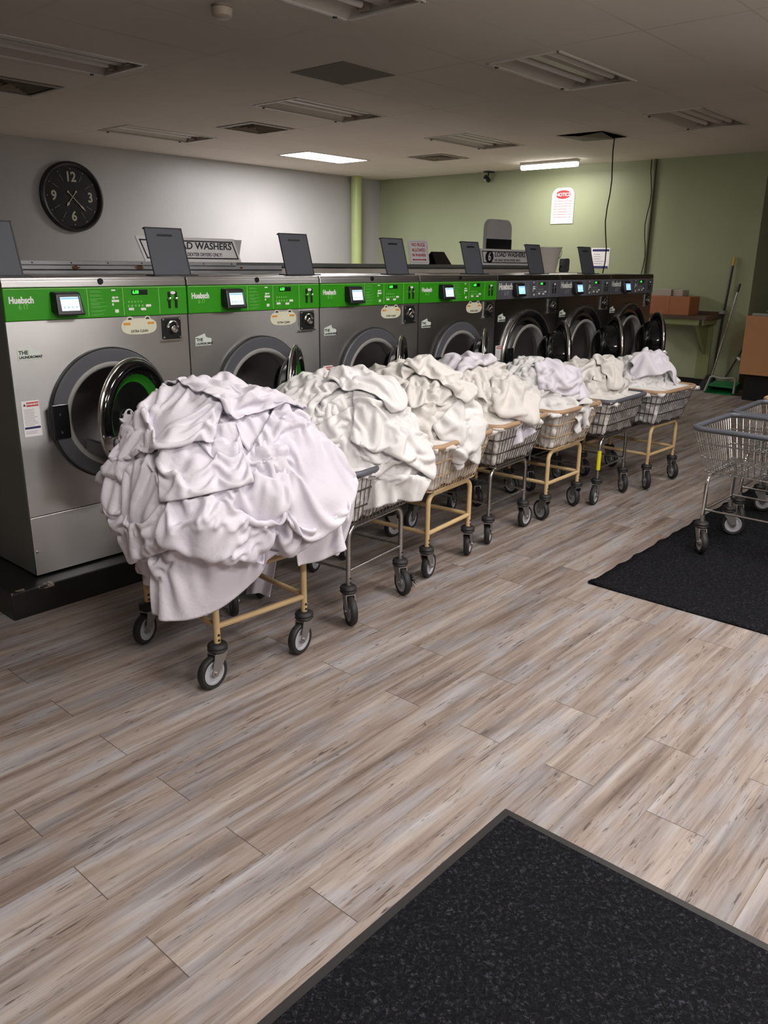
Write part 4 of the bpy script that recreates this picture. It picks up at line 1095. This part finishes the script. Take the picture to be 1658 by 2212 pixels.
heap(5, [(0,0,.62,.22),(.08,0,.69,.14),(-.12,0,.66,.12)],
  [((0,0,.85),(.27,.27),.2,o(k=1.2,amp=.05,cr=11,tk=0)),
   ((.14,-.05,.80),(.18,.17),-.4,o(cr=5))],
  51, 0.018, ('cloth3',), label='rounded heap of off-white towels on the cart with the yellow sleeve')
heap(6, [(0,0,.62,.21),(.06,0,.68,.12),(.16,0,.64,.12)],
  [((0,0,.85),(.26,.26),.2,o(k=1.22,amp=.05,cr=11,tk=0)),
   ((.04,-.05,.80),(.18,.16),-.4,o(k=1.3,amp=.09,wl=.12,cr=7,tk=0))],
  61, 0.018, ('cloth2', 'cloth1'), label='pointed heap of white sheets on the farthest cart')
# a sheet end hanging down behind the nearest cart
def hanging():
    nu, nv = 18, 40; G = np.zeros((nu, nv, 3))
    for i in range(nu):
        for j in range(nv):
            u, v = i/(nu-1), j/(nv-1); w = .115*(1-.35*v+.25*v*v*(v > .0))
            G[i, j] = (w*(u-.5)*1.0+.02*math.sin(v*4), .022*math.sin(u*9+v*2)*(1-.4*v)+.02*v, -.36*v+.012*math.sin(u*5))
    r = empty('hanging_sheet', (2.10, 2.56, .43), -.6); tag(r, 'white sheet end hanging nearly to the floor behind the nearest cart', 'sheet')
    sheet_mesh('sheet_end', G, M['cloth1'], r, (0, 0, 0))
hanging()
# ------------------------------------------------------------------ things on and around the washers
# bulkhead behind the washers (between the two rows)
r = empty('trough_cover', (4.8, 4.45, 0.1234)); tag(r, 'long low metal bulkhead behind the washers, rusty in spots, signs standing on it', 'bulkhead')
z0 = 0.1234
k = MB(); k.box(-3.30, -0.95, -0.10, 0.12, 0, 1.455-z0); k.build('metal_panel', M['galv'], r)
k = MB(); k.box(-0.95, 2.50, -0.06, 0.12, 0, 1.448-z0); k.build('cream_panel', M['cream'], r)
k = MB(); k.box(-3.32, -1.35, -0.115, 0.13, 1.452-z0, 1.474-z0, bev=0.003); cp = k.build('top_cap', M['galv'], r)
k = MB()
for i in range(9): k.lathe([(0, .003), (.004, .002), (.005, 0)], 8, fr(-3.15+0.22*i, 1.463-z0, -0.115))
k.build('rivet', M['black'], cp)
k = MB(); k.box(-1.35, 2.50, -0.09, 0.13, 1.446-z0, 1.474-z0, bev=0.003); k.build('top_cap', M['side'], r)
k = MB(); k.box(-3.30, -0.95, -0.106, -0.10, 1.424-z0, 1.430-z0); k.build('seam', M['black'], r)
rg = random.Random(2)
for (x, z, w) in ((-2.46, 1.436, .030), (-2.06, 1.440, .034), (-1.30, 1.44, .015)):
    k = MB()
    n = 22; rad = [w*(.55+.45*rg.random()) for q in range(n)]
    k.prism([(rad[q]*math.cos(2*PI*q/n), .5*rad[q]*math.sin(2*PI*q/n)) for q in range(n)], 0, .001, fr(x, z-z0, -0.1))
    tag(k.build('rust_spot', M['rust'], r), 'brown rust spot')
def slant_sign(x0, x1, sl, z0_, z1_, y, label, texts, back=True):
    """double-sided board cut as a parallelogram, standing on the bulkhead"""
    r = empty('sign', ((x0+x1)/2, y, z0_)); tag(r, label, 'sign'); w = (x1-x0)/2; h = z1_-z0_
    poly = [(-w, 0), (w, 0), (w-sl, h), (-w-sl, h)]
    k = MB(); k.prism(poly, -0.004, 0.004, FRONT); bd = k.build('board', M['paper'], r)
    ins = 0.022; b = MB(); t = 0.004
    q = [(-w+ins*.7, ins), (w-ins*1.3, ins), (w-sl-ins*.7, h-ins), (-w-sl+ins*1.3, h-ins)]
    for i in range(4):
        p, n = Vector(q[i]+(0,)), Vector(q[(i+1) % 4]+(0,)); d = (n-p).normalized(); m_ = Vector((-d.y, d.x, 0))*t
        b.prism([(p-d*t-m_)[:2], (n+d*t-m_)[:2], (n+d*t+m_)[:2], (p-d*t+m_)[:2]], 0.004, 0.0055, FRONT)
    b.build('border', M['darkprint'], r)
    if back:
        k = MB(); k.prism([(-w+.06, 0), (w+.03, 0), (w+.065, h*.98), (-w+.03, h*.98)], -0.004, 0.004, TR(0, 0.07, 0) @ FRONT); tag(k.build('rear_board', M['signgrey'], r), 'grey back of the second board')
        k = MB()
        for sx in (-0.8, 0.8): k.box(sx*w-0.01, sx*w+0.01, 0.004, 0.066, 0, 0.02)
        k.build('spacer', M['galv'], r)
    return r
def big_sign(x0, x1, sl, z0_, z1_, y, label, six=True):
    r = slant_sign(x0, x1, sl, z0_, z1_, y, label, None); w = (x1-x0)/2; h = z1_-z0_; s = w/0.37
    k = MB(); k.prism([(0.060*s*math.cos(2*PI*q/32), h*0.38*math.sin(2*PI*q/32)) for q in range(32)], 0.004, 0.0055, TR(-w*0.74, 0, h*0.5) @ FRONT)
    ds = k.build('number_disc', M['darkprint'], r)
    writing('number', '6', h*0.72, M['paper'], ds, TR(-w*0.74, -0.0056, h*0.5) @ FRONT, 'CENTER', 0.002, sx=0.9)
    writing('lettering', 'LOAD WASHERS', h*0.40, M['darkprint'], r, TR(-w*0.53, -0.0045, h*0.65) @ FRONT, 'LEFT', 0.0012, sx=1.05*w/0.37*0.155/h)
    writing('small_lettering', 'USE LARGE DEXTER DRYERS ONLY!', h*0.205, M['darkprint'], r, TR(-w*0.53, -0.0045, h*0.30) @ FRONT, 'LEFT', 0.0005, sx=0.80*w/0.37*0.155/h)
    return r
big_sign(2.88, 3.62, 0.06, 1.474, 1.622, 4.50, 'white LOAD WASHERS sign with black letters behind the second dispenser lid')
big_sign(6.46, 7.28, 0.045, 1.474, 1.618, 4.50, 'white 6 LOAD WASHERS sign before the green wall')
# no rugs sign, leaning back a little
r = empty('sign', (5.49, 4.46, 1.474)); r.rotation_euler = (math.radians(-9), 0, 0); tag(r, 'white NO RUGS ALLOWED IN WASHERS sign with a red double arrow', 'sign')
def rrect(w, h, rad, n=5, z=0):
    return [(sx*(w-rad)+rad*math.cos(a0+PI/2*q/n), z+sy*(h-rad)+rad*math.sin(a0+PI/2*q/n)) for (sx, sy, a0) in ((1, 1, 0), (-1, 1, PI/2), (-1, -1, PI), (1, -1, 3*PI/2)) for q in range(n+1)]
k = MB(); k.prism(rrect(0.13, 0.098, 0.022, z=0.098), -0.002, 0.002, FRONT); k.build('board', M['paper'], r)
k = MB(); k.tube([TR(0, -0.0025, 0) @ FRONT @ Vector((p[0], p[1], 0)) for p in rrect(0.115, 0.084, 0.016, z=0.098)], 0.0014, 4, closed=True); k.build('border', M['greyprint'], r)
merge_text('lettering', [('NO RUGS', 0.040, TR(0, -0.0028, 0.156) @ FRONT, 'CENTER', 0.0005), ('ALLOWED', 0.038, TR(0, -0.0028, 0.113) @ FRONT, 'CENTER', 0.0005), ('IN WASHERS', 0.031, TR(0, -0.0028, 0.073) @ FRONT, 'CENTER', 0.0005)], M['crimson'], r)
k = MB(); k.prism([(-.095, .036), (-.075, .046), (-.075, .040), (.075, .040), (.075, .046), (.095, .036), (.075, .026), (.075, .032), (-.075, .032), (-.075, .026)], .002, .0034, FRONT); k.build('double_arrow', M['crimson'], r)
# small black tent card
k = MB(); k.add([(-.10, -.065, 0), (.12, -.065, 0), (.085, -.005, .105), (-.085, -.005, .105), (-.14, .065, 0), (.10, .065, 0), (.085, .005, .105), (-.085, .005, .105)],
                [(0, 1, 2, 3), (4, 7, 6, 5), (3, 2, 6, 7)])
o = k.build('tent_card', M['black']); so = o.modifiers.new('t', 'SOLIDIFY'); so.thickness = 0.004
o.location = (5.78, 4.50, 1.474); tag(o, 'small black folded tent card on the bulkhead right of the NO RUGS sign', 'tent card')
# tall rounded grey board behind
r = empty('rounded_board', (6.93, 4.66, 0.0)); tag(r, 'tall round-topped grey board with a black band behind the 6 LOAD WASHERS sign', 'board')
w = 0.215; zt = 1.895
pts = [(-w, .125), (w, .125)]+[(w-.09+.09*math.cos(a), zt-.09+.09*math.sin(a)) for a in np.linspace(0, PI/2, 8)]+[(-w+.09+.09*math.cos(a), zt-.09+.09*math.sin(a)) for a in np.linspace(PI/2, PI, 8)]
k = MB(); k.prism(pts, -0.02, 0.02, FRONT); k.build('panel', M['signgrey'], r)
k = MB(); k.box(-w-.002, w+.002, -0.024, -0.019, 1.46, 1.715); k.build('black_band', M['black'], r)
# bucket
r = empty('bucket', (7.60, 4.50, 1.408)); tag(r, 'whitish plastic bucket with a wire handle behind the dark washers', 'bucket')
k = MB(); k.lathe([(0.0, 0.004), (.105, 0.0), (.150, .23), (.158, .232), (.158, .246), (.148, .246), (.102, .01), (0, .008)], 36); k.build('body', M['bucket'], r, smooth=40)
k = MB(); k.tube([Vector((.16*math.cos(t), -0.02-.05*math.sin(t), .22-.13*math.sin(t))) for t in np.linspace(0, PI, 16)], .003, 6); k.v = [tuple(RZ(-.6) @ Vector(v)) for v in k.v]; k.build('wire_handle', M['chrome_worn'], r)
r = empty('scoop', (7.93, 4.47, 1.408)); tag(r, 'dark grey plastic scoop standing beside the bucket', 'scoop')
k = MB(); k.prism(rrect(.055, .07, .03, z=.07), -.03, .03, FRONT); k.build('body', M['slate'], r, smooth=40)
k = MB(); k.tube([(-.05, 0, .055), (-.10, -.01, .06), (-.115, -.01, .03), (-.10, -.01, .0)], .008, 8); k.build('handle', M['black'], r, smooth=40)
# support for things at the back: rear deck between bulkhead and far wall
mb = MB(); mb.box(7.36, 8.15, 4.31, 4.75, 0.1234, 1.408); tag(mb.build('utility_box', M['cream']), 'low cream end box behind the last washers carrying the bucket', 'box')

# ---- clock on the grey wall
r = empty('wall_clock', (5.098, YW, 2.178)); tag(r, 'large black round wall clock with pale numerals', 'clock')
k = MB(); k.lathe([(0.0, 0.022), (.330, .022), (.338, .040), (.362, .052), (.385, .040), (.388, 0.0)], 72, RX(PI/2)); k.build('case', M['black'], r, smooth=40)
num = plain('clock_numeral', srgb(176, 174, 160), 0.5); F = lambda x, z: TR(x, -0.024, z) @ FRONT
for (t, x, z) in (('12', 0, .215), ('3', .225, 0), ('6', 0, -.215), ('9', -.225, 0)):
    writing('numeral', t, .150, num, r, F(x, z), 'CENTER', .0035, .001, 0.9)
k = MB()
for h in range(12):
    a = PI/2-h*PI/6; k.lathe([(0, .003), (.008, .002), (.008, 0)], 10, F(.305*math.cos(a), .305*math.sin(a)))
    if h % 3: k.prism([(.19, -.003), (.27, -.003), (.27, .003), (.19, .003)], 0, .002, F(0, 0) @ RZ(a))
k.build('hour_mark', plain('clock_mark', srgb(120, 118, 112), 0.5), r)
def hand(name, ang, ln, w):
    k = MB(); a = math.radians(90-ang)
    k.prism([(-.07, -.004), (ln*.55, -.004), (ln*.72, -w), (ln, 0), (ln*.72, w), (ln*.55, .004), (-.07, .004)], .004, .008, F(0, 0) @ RZ(a))
    k.lathe([(0, .009), (.012, .008), (.013, .004)], 12, F(-.075*math.cos(a), -.075*math.sin(a)))
    k.build(name, num, r)
hand('hour_hand', 218, .135, .016); hand('minute_hand', 135, .215, .012)
# ---- things on the green wall
GW = Matrix.Translation((XW, 0, 0)) @ RZ(-PI/2) @ FRONT   # x of a drawing runs to -y, z towards the room
def wall_frame(y, z, d=0.0): return TR(XW-d, y, z) @ RZ(-PI/2) @ FRONT
r = empty('notice', (XW, 6.008, 2.262)); tag(r, 'white round-topped NOTICE sign with a red oval on the green wall', 'notice')
def L_(y, z, d=0.0): return TR(-d, -y, z) @ RZ(-PI/2) @ FRONT
w, h = .172, .232
pts = [(-w, -h), (w, -h)]+[(w-.1+.1*math.cos(a), h-.1+.1*math.sin(a)) for a in np.linspace(0, PI/2, 8)]+[(-w+.1+.1*math.cos(a), h-.1+.1*math.sin(a)) for a in np.linspace(PI/2, PI, 8)]
k = MB(); k.prism(pts, 0, .012, L_(0, 0)); k.build('board', M['paper'], r)
k = MB(); k.prism([(.118*math.cos(2*PI*q/32), .056*math.sin(2*PI*q/32)) for q in range(32)], .012, .0132, L_(0, .145)); ov = k.build('red_oval', M['crimson'], r)
writing('heading_lettering', 'NOTICE', .062, M['paper'], ov, L_(0, .143, .0135), 'CENTER', .001)
merge_text('lettering', [('\u2014 \u2014\u2014\u2014 \u2014', .05, L_(0, z, .0125), 'CENTER', .001) for z in (.065, .03, -.005, -.04, -.075, -.11, -.145)], M['crimson'], r)
r = empty('wall_poster', (XW, 5.38, 1.572)); tag(r, 'white paper with dark blue bands on the green wall by the last dispenser lid', 'poster')
k = MB(); k.prism([(-.135, -.13), (.135, -.13), (.135, .135), (-.135, .135)], 0, .003, L_(0, 0)); k.build('sheet', M['paper'], r)
k = MB(); k.prism([(-.12, .09), (.125, .09), (.125, .12), (-.12, .12)], .003, .004, L_(0, 0)); k.build('blue_band', M['navy'], r)
k = MB(); k.prism([(-.12, -.128), (.125, -.128), (.125, -.098), (-.12, -.098)], .003, .004, L_(0, 0)); k.build('blue_band', M['navy'], r)
k = MB(); rg = random.Random(4)
for q in range(5): k.prism([(-.10, .05-.03*q), (-.02+rg.uniform(0, .1), .05-.03*q), (-.02+rg.uniform(0, .1), .056-.03*q), (-.10, .056-.03*q)], .003, .0036, L_(0, 0))
k.build('faint_print', M['greyprint'], r)
r = empty('security_camera', (XW, 7.22, 2.765)); tag(r, 'small dark security camera hanging under the ceiling on the green wall', 'security camera')
k = MB(); k.box(-.14, 0, -.05, .05, -.012, 0.0); k.tube([(-.08, 0, -.01), (-.08, 0, -.06)], .012, 10); k.build('bracket', M['black'], r)
k = MB(); k.lathe([(0, .06), (.032, .05), (.036, 0), (.03, -.05), (0, -.055)], 20, TR(-.08, .02, -.095) @ RY(-1.1)); bd = k.build('body', M['black'], r, smooth=40)
k = MB(); k.lathe([(0, .006), (.016, .004), (.02, 0)], 16, TR(-.135, .02, -.12) @ RY(-2.0)); k.build('lens', M['chrome_worn'], bd, smooth=40)
# cord from the torn tile, conduit and cable on the wall
k = MB(); rg = random.Random(8)
k.tube([(8.31+.02*math.sin(q*.9), 4.215+.012*math.sin(q*1.3), CEIL-.03-q*.135) for q in range(11)], .006, 6)
tag(k.build('hanging_cable', M['dark']), 'thin dark cord hanging from the sagging ceiling tile', 'cord')
r = empty('conduit', (XW-.02, 4.715, 0)); tag(r, 'dark conduit with a loose cable running down the green wall', 'conduit')
k = MB(); k.tube([(0, 0, .3), (0, 0, CEIL)], .016, 12); k.build('pipe', plain('conduit_paint', srgb(78, 80, 52), .5), r, smooth=40)
k = MB(); k.tube([(-.005, .04+.022*math.sin(q*1.1), .3+q*.13) for q in range(20)], .006, 8); k.build('cable', M['dark'], r, smooth=40)
# ---- folding shelf, boxes, broom, dustpan, cabinet
r = empty('wall_shelf', (XW, 4.1, 0)); tag(r, 'brown-topped wall shelf on a green bracket beside the last washer', 'shelf')
y0, y1 = -.44, .75
poly = [(-.50, y1), (0, y1), (0, y0), (-.36, y0), (-.44, y0+.03), (-.50, y0+.12)]
k = MB(); k.prism(poly, .865, .905); k.build('top', M['shelf'], r)
k = MB(); k.box(-.47, -.45, y0+.10, y1, .795, .865); k.box(-.45, 0, y0+.05, y0+.07, .795, .865); k.build('apron', plain('shelf_green', srgb(132, 140, 96), .5), r)
k = MB(); k.prism([(0, .80), (-.42, .80), (0, .38)], .27, .305, RX(PI/2) @ Matrix.Scale(1, 4)); k.build('bracket', plain('shelf_green', srgb(132, 140, 96), .5), r)
k = MB(); k.box(-.03, 0, -.36, -.21, .1, .80); k.build('wall_batten', plain('shelf_green', srgb(132, 140, 96), .5), r)
k = MB(); k.box(-.02, 0, y0, y1, .905, .945); k.build('backsplash', M['shelf'], r)
r = empty('cardboard_box', (10.24, 4.22, .905)); tag(r, 'brown cardboard box on the wall shelf beside the last washer', 'box')
k = MB(); k.box(-.16, .16, -.30, .32, 0, .22, bev=.004); k.build('carton', M['cardboard'], r)
k = MB(); k.box(-.1605, .1605, -.05, -.042, .0, .2205); k.build('tape_seam', plain('box_tape', srgb(150, 92, 60), .4), r)
mb = MB(); mb.box(10.16, 10.40, 4.20, 4.42, 1.1255, 1.205, bev=.003); tag(mb.build('small_carton', M['boxpale']), 'pale flat carton lying on the cardboard box, nearer the washers', 'box')
mb = MB(); mb.box(10.18, 10.38, 4.06, 4.19, 1.1255, 1.20, bev=.003); tag(mb.build('small_carton', M['boxpale']), 'pale flat carton lying on the cardboard box, on the broom side', 'box')
def pole(name, pts, rad, mat, parent): k = MB(); k.tube(pts, rad, 10); return k.build(name, mat, parent, smooth=40)
r = empty('broom', (10.40, 3.65, 0)); tag(r, 'black-handled broom with a yellow grip leaning on the green wall', 'broom')
pole('handle', [(0, 0, .14), (.068, -.056, 1.50)], .013, M['black'], r)
pole('grip', [(.068, -.056, 1.495), (.073, -.060, 1.60)], .016, plain('mustard_grip', srgb(196, 168, 60), .5), r)
k = MB(); k.box(-.04, .07, -.03, .03, .925, .965, TR(.02, -.02, 0)); k.build('hanger_clip', M['greyplast'], r)
k = MB(); rg = random.Random(5)
for q in range(120):
    a = rg.uniform(-.10, .16); b = rg.uniform(-.025, .025); k.tube([(b*.4, a*.4, .15), (b-.01, a, .002)], .003, 4, cap=False)
k.box(-.03, .03, -.05, .07, .13, .17, bev=.01); k.build('bristles', M['rubber'], r)
r = empty('lobby_broom', (10.26, 3.61, 0)); tag(r, 'slim silver-handled broom with a black grip in front of the yellow-gripped one', 'broom')
pole('handle', [(0, 0, .13), (.082, -.155, 1.20)], .010, M['chrome_worn'], r)
pole('grip', [(.081, -.153, 1.19), (.089, -.168, 1.29)], .014, M['black'], r)
k = MB(); k.add([(-.05, -.025, .002), (.03, -.025, .002), (.03, .16, .002), (-.05, .16, .002), (-.02, -.02, .15), (.02, -.02, .15), (.02, .07, .15), (-.02, .07, .15)], [(0, 1, 2, 3), (4, 7, 6, 5), (0, 4, 5, 1), (1, 5, 6, 2), (2, 6, 7, 3), (3, 7, 4, 0)]); k.build('bristles', M['rubber'], r)
r = empty('dustpan', (10.0, 3.41, 0)); tag(r, 'green lobby dustpan with a grey frame standing on the floor by the brooms', 'dustpan')
k = MB(); k.add([(0, -.165, .002), (.30, -.15, .03), (.30, .15, .03), (0, .165, .002), (.02, -.165, .085), (.30, -.15, .125), (.30, .15, .125), (.02, .165, .085)], [(0, 3, 2, 1), (0, 1, 5, 4), (2, 3, 7, 6), (1, 2, 6, 5), (5, 6, 7, 4), (3, 0, 4, 7)][:5]); k.build('pan', M['dustgreen'], r)
k = MB(); k.tube([(.02, -.172, .02), (.04, -.172, .19), (.04, -.14, .205), (.04, 0, .185), (.04, .10, .205), (.04, .13, .19), (.02, .172, .02)], .014, 8); k.build('frame', M['greyplast'], r, smooth=50)
hd = pole('handle', [(.12, -.02, .20), (.30, -.16, .62)], .011, plain('dark_green_pole', srgb(24, 50, 36), .5), r)
k = MB(); k.box(-.03, .03, -.025, .025, -.012, .012, TR(.235, -.115, .42) @ RX(.6)); k.build('clip', M['paper'], hd)
r = empty('wood_cabinet', (9.72, 2.4, 0)); tag(r, 'light wood panelled cabinet on a black base at the right edge', 'cabinet')
k = MB(); k.box(0, .9, -.9, .71, .30, .955, bev=.004); k.build('body', M['cabinet'], r)
k = MB(); k.box(.06, .9, -.9, .66, 0, .30); k.build('base', M['dark'], r)
r = empty('metal_bowl', (9.98, 2.82, .955)); tag(r, 'dark shiny rounded bowl upturned on the wood cabinet', 'bowl')
k = MB(); k.lathe([(.17, 0), (.165, .05), (.13, .12), (.06, .155), (0, .16)], 36); k.build('bowl', M['blackgloss'], r, smooth=50)
k = MB(); k.tube([Vector((.172*math.cos(t), .172*math.sin(t), .01)) for t in np.linspace(0, 2*PI, 37)[:-1]], .008, 8, closed=True); k.build('bowl_rim', M['chrome'], r, smooth=50)
mb = MB(); mb.box(9.74, 9.80, 2.86, 3.06, .955, .985, bev=.006); tag(mb.build('flat_packet', M['greyplast']), 'flat grey packet on the cabinet edge before the dark bowl', 'packet')
# lint caught beside a caster
k = MB(); rg = random.Random(6)
for q in range(150):
    d = Vector((rg.gauss(0, 1), rg.gauss(0, 1), rg.gauss(0, 1))).normalized(); ln = rg.uniform(.02, .05)
    k.tube([d*.004, d*ln*.6+Vector((0, 0, .003)), d*ln], [.0016, .0012, .0004], 4, cap=False)
o = k.build('lint_tuft', M['black']); o.location = (2.735, 2.235, .051); tag(o, 'spiky black tuft of lint on the floor by a chrome cart wheel', 'lint')
